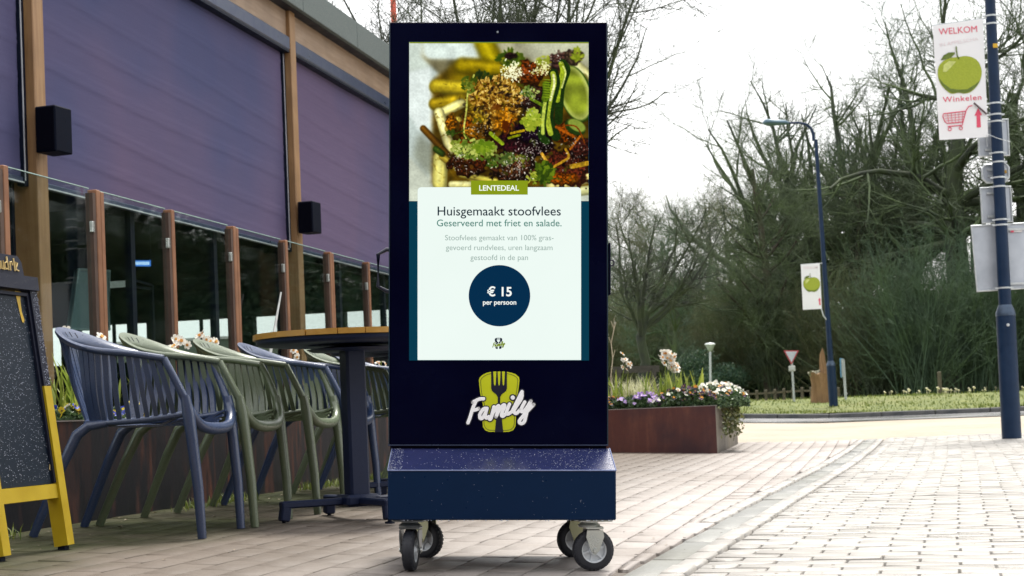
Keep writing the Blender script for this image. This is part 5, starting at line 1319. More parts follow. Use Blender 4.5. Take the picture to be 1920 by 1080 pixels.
b = MB(); slab(b, -.004, WB + .004, HB - .029, HB + .018, .042, .022); b.obj('top_rail', cb_f, ab)
tH = tfor(486)
b = MB(); 
q = [(.07, HB + .018), (.075, tH - .02), (.095, tH), (.30, tH), (.32, tH - .02), (.325, HB + .018)]
b.add([ww * s + uu * t_ + nn_ * .016 for s, t_ in q] + [ww * s + uu * t_ - nn_ * .012 for s, t_ in q], [tuple(range(6)), tuple(range(11, 5, -1))] + [(i, i + 6, (i + 1) % 6 + 6, (i + 1) % 6) for i in range(6)]); b.obj('name_board', cb_f, ab)
b = MB(); s_ = .085; hh = tH - HB - .018; z0 = HB + .026
for st in ([(0, .1), (.004, .75), (.012, .75), (.014, .15), (.018, .75), (.028, .78), (.030, .1)], [(.038, .7), (.040, .15), (.050, .12), (.054, .7), (.056, .1)], [(.075, .2), (.064, .15), (.062, .6), (.074, .66), (.078, 1.05), (.080, .1)], [(.092, .1), (.094, .7), (.104, .74), (.108, .5)], [(.118, .1), (.12, 1.0)], [(.13, .4), (.14, .7), (.13, .75), (.128, .2), (.142, .15)]):
    b.tube([ww * (WB * .0 + .085 + .16 - x_) * 1.0 + uu * (z0 + y_ * hh * .72) + nn_ * .018 for x_, y_ in st], .0030, 5, flat=1)
b.obj('script_lettering', goldm, ab)
# yellow drip and little scribble painted on the board
def onb(X, Y):
    r = np.array([*ray(X, Y)]); P0 = np.array(uvw(*(bf + nn_ * -.002))); N = np.array(uvw(nn_.x, nn_.y, nn_.z)); t = ((P0 - _C) @ N) / (r @ N); P = _C + r * t
    return Vector((float(P @ du), float(P @ dv), float(P[2]))) - bf
q = [onb(*p) for p in ((28, 545), (39, 547), (38, 562), (41, 585), (46, 600), (45, 605), (42, 604), (38, 590), (33, 568))]
b = MB(); b.add([p for p in q], [tuple(range(len(q)))]); b.obj('paint_drip', simple('amber paint', (.62, .40, .03), rough=.3), ab)
b = MB()
for st in ([(94, 862), (93, 880), (98, 884), (102, 866), (95, 866)], [(95, 868), (103, 862)], [(98, 884), (104, 880), (108, 893)], [(96, 874), (101, 872)]): b.tube([onb(*p) for p in st], .0016, 4)
b.obj('scribble', goldm, ab)
rb = MB()
for s0 in (.0, WB - LW):
    A_ = uu * (HB - .03) + ww * (s0 + LW / 2) - nn_ * .05; Bq = Vector((-.42 + 0, 0, -zg * 0 + .0)) + ww * (s0 + LW / 2); Bq.z = .03
    rb.bar(A_, Bq, LW, .03)
rb.bar(ww * LW * .8 + Vector((-.36, 0, .2)), ww * (WB - LW * .8) + Vector((-.36, 0, .2)), .03, .03)
rb.obj('rear_frame', yp, ab)
def bd(g):
    s, t_ = g.uniform(LW, WB - LW), g.uniform(tx1 + .02, HB - .05); return ww * s + uu * t_ + nn_ * -.0035
drops('rain_drops', 1500, bd, .0005, .0016, ab, 9, .8)
drops('rain_drops', 260, lambda g: (uu * g.uniform(tyel, HB) + ww * g.uniform(-.004, LW - .01) + nn_ * .0145), .0006, .0018, ab, 10, .8)

# ------------------------------------------------------------------ lamp posts, banners, signs
polem = simple('navy lamp post paint', (.004, .018, .050), (.007, .024, .062), .45, scale=8, spec=.25); poled = simple('lamp post collar', (.06, .09, .14), rough=.35, metal=.5)
bandm = simple('pale clamp band', (.62, .66, .68), rough=.4, metal=.4); plate = simple('sign back aluminium', (.42, .46, .52), (.50, .54, .60), .4, .35, 6); platef = simple('sign rim', (.62, .66, .68), rough=.4, metal=.4)
banw = simple('white banner cloth', (.84, .84, .85), (.80, .80, .82), .7, scale=2); pinkm = simple('crimson print', (.70, .065, .13), (.72, .09, .16), .6); pinkf = simple('faded print', (.80, .72, .74), (.80, .66, .69), .6)
apm = NT('green apple print'); co = apm.coord('Object'); n = apm.noise(co, 60, 3); g_ = apm.vor(co, 90)
apm.set(col=apm.mix(apm.ramp(g_, [(.0, .7), (.25, 0)]), apm.mix(n, (.24, .31, .012), (.40, .45, .03)), (.60, .62, .16)), rough=.6); apd = simple('dark apple print', (.13, .19, .02), rough=.6); applt = simple('pale apple print', (.62, .68, .20), rough=.6)
def wp(X, Y, y): return Vector([float(q) for q in yhit(X, Y, y)])
def lamp_post(name, label, base, ztop, r0, r1, zcol, lean=0):
    t = thing(name, label, 'lamp post', base, (0, lean, 0)); b = MB(); b.lathe([(r0, 0), (r0, zcol - .05)], 24); b.obj('base_tube', polem, t, smooth=30)
    b = MB(); b.lathe([(r0, zcol - .05), (r0 * 1.03, zcol - .048), (r0 * 1.03, zcol - .02), (r1 * 1.05, zcol + .06), (r1, zcol + .06)], 24); b.obj('collar', poled, t, smooth=30)
    b = MB(); b.lathe([(r1, zcol + .06), (r1 * .62, ztop)], 20); b.obj('upper_pole', polem, t, smooth=30); return t
pp = ghit(1897, 822); PB = (float(pp[0]), float(pp[1]), float(pp[2])); PY = PB[1]
zc = wp(1885, 583, PY).z - PB[2]
pole1 = lamp_post('lamp_post', 'tall navy lamp post at the right edge carrying the large welcome banner and sign backs', PB, 7.6, .094, .062, zc)
def pole_x(Y): 
    # where the pole axis is seen at picture row Y
    lo, hi = 0, 8
    for _ in range(40):
        m_ = (lo + hi) / 2; q = proj((PB[0], PB[1], PB[2] + m_))
        if q[1] > Y: lo = m_
        else: hi = m_
    return q[0], PB[2] + lo
b = MB()
for Y in (30, 45, 194, 215, 228, 287, 304, 333, 350, 412, 422, 540):
    z = pole_x(Y)[1] - PB[2]; k = .0625 * (1 - .38 * (z - zc) / (7.6 - zc)) + .003; b = MB(); b.lathe([(k, z - .008), (k, z + .008)], 18); b.box((k + .012, 0, z), (.03, .02, .016)); b.box((-k - .010, 0, z), (.03, .02, .016)); b.obj('clamp_band', bandm, pole1)
z = pole_x(88)[1] - PB[2]; b = MB(); b.box((.012, -.056, z), (.045, .006, .042)); st = b.obj('number_sticker', simple('yellow sticker', (.7, .42, .02), rough=.5), pole1)
z = pole_x(610)[1] - PB[2]; b = MB(); b.lathe([(0, 0), (.016, 0), (.014, .006), (0, .008)], 12, (-.01, -.093, z), Matrix.Rotation(rad(90), 3, 'X')); b.obj('access_lock', bandm, pole1)
def plane_quad(name, pts, y, mat, parent=None, th=0.0):
    q = [wp(a, b_, y) for a, b_ in pts]; b = MB(); n = len(q)
    if th: b.add(q + [p + Vector((0, th, 0)) for p in q], [tuple(range(n)), tuple(range(2 * n - 1, n - 1, -1))] + [(i, i + n, (i + 1) % n + n, (i + 1) % n) for i in range(n)])
    else: b.add(q, [tuple(range(n))])
    return b.obj(name, mat, parent)
def sign_back(label, pts, y, extra=None):
    t = thing('road_sign', label, 'road sign', (0, 0, 0), group='sign backs on the lamp post'); q = [wp(a, b_, y) for a, b_ in pts]
    plane_quad('sign_plate', pts, y, plate, t, .006); b = MB(); b.tube([p + Vector((0, -.004, 0)) for p in q], .012, 6, closed=True, updir=(0, 1, 0)); b.obj('sign_rim', platef, t)
    cz = [p.z for p in q]; x0, x1 = min(p.x for p in q), max(p.x for p in q); b = MB()
    for z in (min(cz) + .06, max(cz) - .06): b.box(((x0 + x1) / 2, y - .014, z), (min(.3, (x1 - x0) * .62), .016, .022))
    b.obj('mounting_rail', bandm, t); return t
sign_back('small upright grey sign back just below the welcome banner', [(1833, 226), (1889, 224), (1892, 291), (1836, 293)], PY + .10)
t8 = sign_back('small grey sign back with cut corners, second under the banner', [(1846, 310), (1884, 306), (1891, 314), (1891, 333), (1885, 340), (1850, 342), (1842, 335), (1841, 317)], PY + .10)
b = MB(); c = wp(1883, 322, PY + .088); b.box(c, (.05, .004, .032)); b.obj('amber_label', simple('amber label', (.45, .25, .02), rough=.5), t8)
sign_back('square grey sign back third under the banner, above the largest one', [(1838, 353), (1894, 350), (1898, 415), (1842, 418)], PY + .10)
tb = sign_back('large grey sign back at the right edge, lowest on the lamp post', [(1821, 424), (1972, 416), (1982, 536), (1832, 546)], PY + .10)
b = MB(); c = wp(1905, 432, PY + .088); b.box(c, (.12, .004, .035)); b.obj('paper_label', simple('white label', (.75, .72, .72), rough=.6), tb); b = MB(); b.box(wp(1898, 434, PY + .084), (.03, .004, .018)); b.obj('label_mark', pinkm, tb)

def text_line(name, body, p0, p1, mat, parent, bold=0.0, sy=1.0, char=None):
    d = p1 - p0; o = textmesh(name, body, mat, 0, d.length, 0, 0, parent, bold, sy=sy, char=char); o.location = p0; o.rotation_euler = (0, -math.atan2(d.z, d.x), 0); return o
def apple(fx, y, parent, simple_=False):
    """a plain green apple with stalk and leaf in banner picture coordinates"""
    o = [(300, 412), (350, 405), (410, 420), (450, 460), (466, 520), (455, 580), (425, 630), (385, 665), (340, 677), (300, 670), (250, 678), (205, 650), (165, 600), (148, 540), (155, 480), (190, 440), (240, 418)]
    pts = [tuple(p[:2]) for p in catmull([(a, b_, 0) for a, b_ in o], 4, True)]
    plane_quad('apple', [fx(*p) for p in pts], y, apm.mat, parent)
    sh = [(155, 560), (170, 600), (205, 645), (250, 672), (300, 666), (340, 672), (385, 660), (425, 626), (455, 580), (420, 610), (360, 645), (300, 648), (240, 640), (190, 605)]
    plane_quad('apple_dark_side', [fx(*p) for p in sh], y - .003, apd, parent)
    plane_quad('apple_light', [fx(*p) for p in [(190, 470), (230, 440), (280, 445), (250, 480), (210, 520), (185, 520)]], y - .003, applt, parent)
    b = MB(); b.tube([wp(*fx(*p), y - .004) for p in ((302, 425), (288, 400), (284, 370), (281, 335))], .006 * (wp(*fx(100, 0), y) - wp(*fx(0, 0), y)).length / .13, 5, updir=(0, 1, 0)); b.obj('stalk', apd, parent)
    plane_quad('apple_leaf', [fx(*p) for p in [(168, 437), (190, 400), (225, 380), (270, 377), (272, 390), (245, 415), (205, 428)]], y - .004, apd, parent)
BY = PY - .02
ban = thing('welcome_banner', 'large white banner reading WELKOM and Winkelen with green apple, cart and arrow', 'banner', (0, 0, 0))
plane_quad('banner_cloth', [(1749, 262.5 - 214), (1843, 35), (1853, 257), (1761.5, 262.5)], BY, banw, ban, .003)
fx = lambda a, b_: (1720 + a / 3.857, b_ / 3.857)
text_line('welcome_text', 'WELKOM', wp(*fx(157, 252), BY - .004), wp(*fx(434, 230), BY - .004), pinkm, ban, .0)
text_line('faded_text', 'IN APPELSCHA', wp(*fx(165, 337), BY - .004), wp(*fx(442, 290), BY - .004), pinkf, ban, .0, .8)
apple(fx, BY - .004, ban)
text_line('shopping_text', 'Winkelen', wp(*fx(186, 740), BY - .004), wp(*fx(464, 720), BY - .004), pinkm, ban, .004, .85, 1.12)
b = MB(); rr_ = .0048
def bl(pts, r=rr_, closed=False): b.tube([wp(*fx(*p), BY - .005) for p in pts], r, 5, updir=(0, 1, 0), closed=closed)
bl([(397, 763), (372, 768), (358, 790), (352, 803), (330, 885), (326, 905), (220, 915)]); bl([(352, 803), (190, 822), (184, 840), (200, 880), (215, 892), (332, 882)])
for k in range(1, 6): bl([(190 + 28 * k, 820 - 3 * k), (204 + 24 * k, 890 - 2 * k)], .0022)
for k in range(1, 4): bl([(187 + 6 * k, 822 + 17 * k), (351 - 6 * k, 805 + 19 * k)], .0022)
for cx_, cy_ in ((235, 933), (315, 926)): bl([(cx_ + 12 * math.cos(t), cy_ + 12 * math.sin(t)) for t in np.linspace(0, 6.28, 13)[:-1]], .0035, True)
b.obj('cart_drawing', pinkm, ban)
plane_quad('arrow', [fx(*p) for p in [(440, 780), (468, 832), (455, 833), (460, 920), (430, 922), (428, 836), (413, 838)]], BY - .004, pinkm, ban)
b = MB(); b.bar(wp(1747, 48, BY + .01), wp(1850, 34, BY + .01), .012); b.obj('banner_arm', bandm, ban); b = MB(); b.bar(wp(1826, 193, BY - .02), wp(1850, 214, BY - .02), .014); b.obj('loose_bar', simple('dark bracket', (.10, .06, .07), rough=.5), ban)
b = MB(); b.tube([wp(1853, 252, BY - .01), wp(1870, 259, BY - .08), wp(1894, 266, BY - .02)], .004, 5, updir=(0, 1, 0)); b.tube([wp(1850, 252, BY - .01), wp(1851, 275, BY - .01)], .003, 5, updir=(0, 1, 0)); b.obj('tie_cord', bandm, ban)

# second lamp post with its own banner
Y2 = 35.0
b2 = place_at(1563, Y2); LEAN = rad(-1.2)
zc2 = wp(1556, 682, Y2).z - b2[2]; zt2 = wp(1526, 262, Y2).z - b2[2]
pole2 = lamp_post('lamp_post', 'navy street lamp with curved arm standing on the grass bank with the small banner', b2, zt2, .098, .062, zc2, LEAN)
MI = (Matrix.Translation(b2) @ Matrix.Rotation(LEAN, 4, 'Y')).inverted()
def l2(X, Y): return MI @ wp(X, Y, Y2)
b = MB(); b.tube([l2(1526, 264), l2(1524.5, 250), l2(1520, 240), l2(1511, 233), l2(1498, 230), l2(1476, 230.5)], [.038, .036, .033, .03, .028, .026], 10, updir=(0, 1, 0)); b.obj('lamp_arm', polem, pole2, smooth=60)
b = MB(); A_ = l2(1479, 231); B_ = l2(1430, 230.5); q = [(0, .03), (.08, .065), (.38, .095), (.54, .08), (.60, .03)]
dirx = (B_ - A_).normalized(); Lh = (B_ - A_).length
vs = []; ns = 12
for s, r in q:
    c = A_ + dirx * (s / .6 * Lh)
    for k in range(ns):
        a = 2 * math.pi * k / ns; vs.append(c + Vector((0, 1, 0)) * (r * 1.9 * math.cos(a)) + Vector((0, 0, 1)) * (r * (1.0 if math.sin(a) > 0 else .55) * math.sin(a)))
fs = [(i * ns + k, i * ns + (k + 1) % ns, (i + 1) * ns + (k + 1) % ns, (i + 1) * ns + k) for i in range(len(q) - 1) for k in range(ns)] + [tuple(range(ns)), tuple(len(q) * ns - 1 - k for k in range(ns))]
b.add(vs, fs); b.obj('lamp_head', simple('grey blue lamp head', (.06, .12, .17), (.08, .15, .2), .35), pole2, smooth=60)
ban2 = thing('small_banner', 'small white banner with green apple hanging on the street lamp in the distance', 'banner', (0, 0, 0))
B2 = Y2 - .03
plane_quad('banner_cloth', [(1501.5, 496.5), (1537, 494), (1541, 579), (1505.5, 581)], B2, banw, ban2, .003)
fx2 = lambda a, b_: (1501.5 + (a - 118) / (482 - 118) * 36.5 + (b_ - 180) / 830 * 3.6, 497 + (b_ - 180) / 830 * 84)
apple(fx2, B2 - .006, ban2)
plane_quad('arrow', [fx2(*p) for p in [(440, 780), (468, 832), (455, 833), (460, 920), (430, 922), (428, 836), (413, 838)]], B2 - .006, pinkm, ban2)
text_line('welcome_text', 'WELKOM', wp(*fx2(157, 252), B2 - .006), wp(*fx2(434, 240), B2 - .006), pinkf, ban2, .01)
b = MB(); b.bar(wp(1501, 496, B2 + .01), wp(1547, 493, B2 + .01), .016); b.obj('banner_arm', bandm, ban2); b = MB(); b.tube([wp(1540, 579, B2), wp(1544, 592, B2), wp(1551, 601, B2)], .014, 6, updir=(0, 1, 0)); b.obj('loose_strap', bandm, ban2)

# give-way sign, blue sign, path lamps, stump, low fence
galv = simple('galvanised post', (.42, .46, .48), (.5, .54, .55), .45, .5)
Y3 = 38.0; o = place_at(1490, Y3); t = thing('give_way_sign', 'triangular give way sign on a thin grey post on the grass bank', 'road sign', o)
O = Vector(o); lp = lambda X, Y, y=Y3: wp(X, Y, y) - O
b = MB(); b.tube([Vector((0, .03, 0)), lp(1484, 662) + Vector((0, .03, 0))], .026, 8); b.obj('post', galv, t)
for nm, P_, m_, dy in (('red_border', [(1469, 657), (1498, 657), (1484, 684)], simple('dull red border', (.45, .06, .08), rough=.5), 0), ('sign_face', [(1472.5, 659), (1494.5, 659), (1484, 679.5)], plate, -.006)):
    q = [lp(*p) for p in P_]; b = MB(); b.add([p + Vector((0, dy, 0)) for p in q] + [p + Vector((0, dy + .005, 0)) for p in q], [(0, 1, 2), (5, 4, 3), (0, 3, 4, 1), (1, 4, 5, 2), (2, 5, 3, 0)]); b.obj(nm, m_, t)
b = MB(); b.box(lp(1485, 691), (.16, .02, .13), bev=.01); b.obj('lower_plate', simple('pale plate', (.5, .52, .5), rough=.5), t)
b = MB(); b.box(lp(1485, 691) + Vector((0, -.012, 0)), (.10, .006, .05)); b.obj('plate_mark', galv, t)
o = place_at(1587, Y3); O = Vector(o); t = thing('blue_route_sign', 'narrow blue sign on a pale post right of the bank lamp post', 'road sign', o)
b = MB(); b.tube([Vector((0, .03, 0)), lp(1582, 676) + Vector((0, .03, 0))], .03, 8); b.obj('post', galv, t)
c = lp(1578.5, 690); b = MB(); b.box(c, (.02, .30, .46), Matrix.Rotation(rad(-24), 3, 'Z'), .05); b.obj('sign_plate', simple('blue sign face', (.07, .25, .42), (.12, .32, .5), .4), t)
b = MB(); b.box(c + Vector((.035, .02, 0)), (.012, .30, .44), Matrix.Rotation(rad(-24), 3, 'Z')); b.obj('sign_back', platef, t)
Y4 = 46.0
for X, Yh, lb in ((1331, 642, 'small mushroom topped path lamp behind the flower planter'), (1527, 691, 'small path lamp half hidden beside the tree stump')):
    yy = Y4 if X == 1331 else 60.0; o = place_at(X + 2, yy); O = Vector(o); k_ = yy / Y4; t = thing('path_lamp', lb, 'path lamp', o, group='path lamps in the park'); tp = wp(X, Yh, yy) - O
    b = MB(); b.tube([(0, 0, 0), (tp.x, 0, tp.z - .26)], .035, 8); b.obj('post', galv, t)
    b = MB(); b.lathe([(.03, -.26), (.06, -.24), (.12, -.12), (.15, -.07)], 16, tp); b.obj('lamp_glass', simple('milky lamp glass', (.45, .52, .5), rough=.3), t, smooth=50)
    b = MB(); b.lathe([(.15, -.075), (.165, -.06), (.12, -.02), (0, 0)], 16, tp); b.obj('lamp_cap', simple('pale lamp cap', (.55, .6, .6), rough=.4), t, smooth=50)
o = place_at(1826, 58); O = Vector(o); t = thing('street_lamp', 'pale headed street lamp on a thin dark pole among the branches of the right trees', 'street lamp', o)
b = MB(); l5 = lambda X, Y: wp(X, Y, 58) - O; b.tube([Vector((0, 0, 0)), l5(1822, 420), l5(1821, 370), l5(1815, 349), l5(1800, 338), l5(1788, 332)], [.07, .05, .045, .04, .035, .03], 8, updir=(0, 1, 0)); b.obj('pole', polem, t)
b = MB(); c = l5(1780, 329); b.box(c, (.48, .22, .12), Matrix.Rotation(rad(12), 3, 'Y'), .04); b.obj('lamp_head', simple('white lamp head', (.7, .72, .7), rough=.4), t)
# carved stump
o = place_at(1542, 37.0); O = Vector(o); st_m = wood('raw split wood', (.16, .085, .035), (.30, .18, .085), 'Z', 10, .8)
t = thing('tree_stump', 'torn orange brown tree stump with a tall splinter beside the street lamp on the bank', 'tree stump', o); g = np.random.default_rng(3); l6 = lambda X, Y: wp(X, Y, 37.0) - O
def blob(pts, rs, nm, mat):
    b = MB(); n = 26; vs = []
    for i, (p, r) in enumerate(zip(pts, rs)):
        for k in range(n): a = 2 * math.pi * k / n; rr = r * (1 + .18 * math.sin(a * 3 + i * .5) + .13 * (k % 2) + .10 * math.sin(a * 7 + 1)) * (1 + g.normal(0, .03)); vs.append((p.x + rr * math.cos(a), p.y + rr * math.sin(a), p.z + g.normal(0, .02)))
    fs = [(i * n + k, i * n + (k + 1) % n, (i + 1) * n + (k + 1) % n, (i + 1) * n + k) for i in range(len(pts) - 1) for k in range(n)] + [tuple(k for k in range(n - 1, -1, -1)), tuple((len(pts) - 1) * n + k for k in range(n))]
    b.add(vs, fs); b.obj(nm, mat, t, smooth=50)
blob([l6(1541, 772), l6(1540, 745), l6(1538, 720), l6(1534, 700)], [.20, .19, .16, .19], 'stump_body', st_m)
blob([l6(1541, 745), l6(1543, 712), l6(1545, 694), l6(1542, 680), l6(1541, 666), l6(1542, 655)], [.12, .11, .085, .06, .05, .012], 'splinter', st_m)
blob([l6(1536, 712), l6(1529, 703), l6(1526, 697), l6(1521, 700)], [.08, .11, .12, .05], 'broken_limb', simple('weathered stump end', (.2, .2, .15), (.3, .28, .2), .8))
# low timber fence
fm = simple('weathered fence wood', (.06, .055, .035), (.11, .095, .06), .8)
t = thing('low_fence', 'low timber post and rail fence along the grass behind the planter', 'fence', (0, 0, 0)); Y5 = 41.0
pts = [Vector(place_at(X, Y5)) for X in range(1352, 1580, 17)]
for p in pts: b = MB(); b.box(p + Vector((0, 0, .13)), (.07, .07, .32), bev=.012); b.obj('fence_post', fm, t)
for a, c in zip(pts[:-1], pts[1:]): b = MB(); b.bar(a + Vector((.03, -.05, .20)), c + Vector((-.03, -.05, .20)), .03, .05); b.obj('rail', fm, t)
b = MB(); p = Vector(place_at(1764, 40)); b.box((0, 0, .28), (.09, .09, .56), bev=.015); tag(b.obj('bollard', fm), 'short weathered wooden post standing alone in the daffodil grass', 'post').location = p
# rail behind the flower planter
t = thing('park_bench', 'dark plank bench back seen just over the flowers of the planter', 'bench', (0, 0, 0)); 
y6 = 24.0; a, c = wp(1150, 694, y6), wp(1236, 691, y6); b = MB(); b.bar(a, c, .05, .10); b.obj('backrest', simple('dark bench wood', (.04, .04, .03), rough=.7), t)
gzz = float(gz(a.x, y6))
b = MB(); b.bar((a.x, y6 + .02, a.z - .25), (c.x, y6 - .02, a.z - .27), .32, .05); b.obj('seat', bpy.data.materials['dark bench wood'], t)
for q in (a.x + .08, c.x - .08): b = MB(); b.box((q, y6, (gzz + a.z) / 2), (.06, .08, a.z - gzz)); b.obj('leg', bpy.data.materials['dark bench wood'], t)
# orange red pole behind the kiosk
y7 = 30.0; p = Vector(place_at(745, y7)); p.z = float(gz(p.x, y7)); t = thing('red_pole', 'orange red ribbed pole rising behind the kiosk top and roof edge', 'pole', p)
redm = simple('orange red paint', (.62, .09, .05), (.66, .13, .08), .5); tp = wp(737, -60, y7); bt = wp(737, 0, y7); b = MB(); b.lathe([(.055, 0), (.055, tp.z - p.z)], 14, (bt.x - p.x, 0, 0)); b.obj('pole_tube', redm, t, smooth=30)
b = MB(); 
for z in np.arange(1.5, tp.z - p.z, .42): b.lathe([(.056, z - .02), (.066, z - .012), (.066, z + .012), (.056, z + .02)], 14, (bt.x - p.x, 0, 0))
b.obj('pole_rings', redm, t)
# white pole leaning against the screens
a_ = Vector(uvw(*ipt(505, 672, -3.62))); c_ = Vector(uvw(*ipt(527, 548, -3.62)))
b = MB(); b.tube([a_ - (c_ - a_) * .6, a_, c_], [.012, .011, .005], 8); tag(b.obj('white_cane', simple('white cane paint', (.6, .62, .6), rough=.5)), 'thin white cane leaning against the glass screen beside a brown post', 'cane')

# ------------------------------------------------------------------ trees
def tubes(P, Rr, s):
    """P (N,n,3), Rr (N,n) -> verts, quads"""
    N, n, _ = P.shape; T = np.empty_like(P); T[:, 1:-1] = P[:, 2:] - P[:, :-2]; T[:, 0] = P[:, 1] - P[:, 0]; T[:, -1] = P[:, -1] - P[:, -2]
    T /= np.linalg.norm(T, axis=2, keepdims=True) + 1e-9
    ref = np.where(np.abs(T[..., 2:3]) > .9, np.array([1., 0, 0]), np.array([0, 0, 1.])); X = np.cross(T, ref); X /= np.linalg.norm(X, axis=2, keepdims=True) + 1e-9; Y = np.cross(T, X)
    a = 2 * np.pi * np.arange(s) / s
    V = P[:, :, None] + (X[:, :, None] * np.cos(a)[None, None, :, None] + Y[:, :, None] * np.sin(a)[None, None, :, None]) * Rr[:, :, None, None]
    base = (np.arange(N) * n * s)[:, None, None] + (np.arange(n - 1) * s)[None, :, None]; k = np.arange(s); k2 = (k + 1) % s
    Fq = np.stack([base + k, base + k2, base + s + k2, base + s + k], -1).reshape(-1, 4)
    return V.reshape(-1, 3), Fq
def sprout(g, P, Rr, cnt, t0, t1, L, ang, up, wob, n, rk=.6, taper=.25, rmin=.004, lt=None):
    N, m, _ = P.shape; t = g.uniform(t0, t1, (N, cnt)).ravel(); pi = np.repeat(np.arange(N), cnt); f = t * (m - 1); i = np.minimum(f.astype(int), m - 2); q = (f - i)[:, None]
    st = P[pi, i] * (1 - q) + P[pi, i + 1] * q; tn = P[pi, i + 1] - P[pi, i]; tn /= np.linalg.norm(tn, axis=1, keepdims=True) + 1e-9
    r0 = (Rr[pi, i] * (1 - q[:, 0]) + Rr[pi, i + 1] * q[:, 0]) * rk; r0 = np.maximum(r0, rmin)
    pr = np.cross(tn, g.normal(0, 1, tn.shape)); pr /= np.linalg.norm(pr, axis=1, keepdims=True) + 1e-9
    a = np.radians(g.normal(ang[0], ang[1], len(t)))[:, None]; d = tn * np.cos(a) + pr * np.sin(a)
    ll = L * g.uniform(.55, 1.2, len(t)) * (1 if lt is None else (1 - lt * t)); C = np.empty((len(t), n, 3)); C[:, 0] = st
    for k in range(1, n):
        d = d + g.normal(0, wob, d.shape) + np.array([0, 0, up]); d /= np.linalg.norm(d, axis=1, keepdims=True) + 1e-9; C[:, k] = C[:, k - 1] + d * (ll / (n - 1))[:, None]
    rr = r0[:, None] * np.linspace(1, taper, n)[None]; return C, np.maximum(rr, rmin * .6)
bark_d = barkmat('dark bark', (.018, .026, .018), (.04, .048, .032), (.05, .075, .022)); bark_g = barkmat('mossy bark', (.038, .060, .036), (.080, .105, .055), (.085, .13, .04)); bark_b = barkmat('brown bark', (.045, .034, .026), (.08, .06, .042), (.04, .055, .02)); bark_o = barkmat('olive twigs', (.085, .095, .045), (.15, .15, .08), (.10, .14, .04))
bark_t = barkmat('teal green twigs', (.036, .078, .050), (.090, .138, .080), (.07, .125, .045))
def tree_mesh(name, kind, seed, H, mt, mb, rt=None):
    g = np.random.default_rng(seed); rt = rt or H * .022
    n0 = 9; z = np.linspace(0, 1, n0)
    if kind == 'vase':      hz = .42; cnt = [9, 8, 8, 5]
    elif kind == 'oak':     hz = .80; cnt = [14, 8, 7, 4]
    elif kind == 'fan':     hz = .38; cnt = [13, 8, 7, 5]
    else:                   hz = .92; cnt = [22, 7, 7, 5]
    wobb = g.normal(0, .012 * H, (n0, 2)).cumsum(0) * (z[:, None] ** .5); wobb[0] = 0
    P0 = np.concatenate([wobb, (z * H * hz)[:, None]], 1)[None]; R0 = (rt * (1 - z * (.35 if kind in ('vase', 'fan') else .75)) + rt * .5 * np.exp(-z * 14))[None]
    rk = .74
    if kind == 'vase': P1, R1 = sprout(g, P0, R0, cnt[0], .72, 1.0, H * .52, (42, 14), .16, .10, 9, .62, .14)
    elif kind == 'fan': P1, R1 = sprout(g, P0, R0, cnt[0], .55, 1.0, H * .66, (32, 14), .07, .14, 10, .74, .12)
    elif kind == 'oak': P1, R1 = sprout(g, P0, R0, cnt[0], .25, 1.0, H * .50, (66, 16), .06, .20, 9, .55, lt=.35)
    else: P1, R1 = sprout(g, P0, R0, cnt[0], .15, 1.0, H * .34, (58, 12), .10, .10, 7, .45, lt=.6)
    rm = .0042 * H / 8
    P2, R2 = sprout(g, P1, R1, cnt[1], .18, 1.0, H * .22, (40, 16), .05, .14, 7, .6, .3, rm * 1.5, lt=.3)
    P3, R3 = sprout(g, P2, R2, cnt[2], .15, 1.0, H * .11, (42, 16), .04, .16, 5, .6, .35, rm * 1.3, lt=.3)
    P4, R4 = sprout(g, P3, R3, cnt[3], .1, 1.0, H * .055, (42, 18), .03, .16, 3, .65, .45, rm)
    tv, tf = tubes(P0, R0, 10); lv, lf = tubes(P1, R1, 6)
    cv, cf = [], []; o = 0
    for P, Rr, s in ((P2, R2, 4), (P3, R3, 3), (P4, R4, 3)):
        v, f = tubes(P, Rr, s); cv.append(v); cf.append(f + o); o += len(v)
    return (npmesh('trunk', tv, tf, mt, smooth=True), npmesh('limbs', lv, lf, mt, smooth=True), npmesh('crown', np.concatenate(cv), np.concatenate(cf), mb))
def put_tree(meshes, name, label, loc, rotz, sc, group, cat='tree', tilt=(0, 0)):
    t = thing(name, label, cat, loc, (tilt[0], tilt[1], rotz), group); t.scale = (sc, sc, sc) if not hasattr(sc, '__len__') else sc
    link('trunk', meshes[0], t); link('limbs', meshes[1], t, kind='stuff'); link('crown', meshes[2], t, kind='stuff'); return t
GT = 'bare trees in the park'
va_m = tree_mesh('a', 'vase', 3, 8.0, bark_d, bark_d, .12); va_m2 = tree_mesh('b', 'vase', 12, 8.0, bark_d, bark_d, .13)
fan1 = tree_mesh('c', 'fan', 21, 12, bark_d, bark_g, .42); fan2 = tree_mesh('c2', 'fan', 29, 12, bark_d, bark_t, .40)
oak1 = tree_mesh('d', 'oak', 33, 12, bark_d, bark_g, .44); oak2 = tree_mesh('e', 'oak', 41, 10, bark_g, bark_o, .24)
up1 = tree_mesh('f', 'up', 55, 9, bark_g, bark_t, .16); up2 = tree_mesh('f2', 'up', 57, 9, bark_b, bark_o, .15)
p = place_at(1008, 23.0); z = float(gz(p[0], 23.0))
put_tree(va_m, 'bare_tree', 'bare spreading tree rising directly behind the kiosk', (p[0], 23.0, z), .6, .98, GT)
p = place_at(1020, 27.0); put_tree(va_m2, 'bare_tree', 'second bare tree close behind the kiosk with upright stems', (p[0] - .4, 27.0, float(gz(p[0], 27))), 2.2, 1.1, GT)
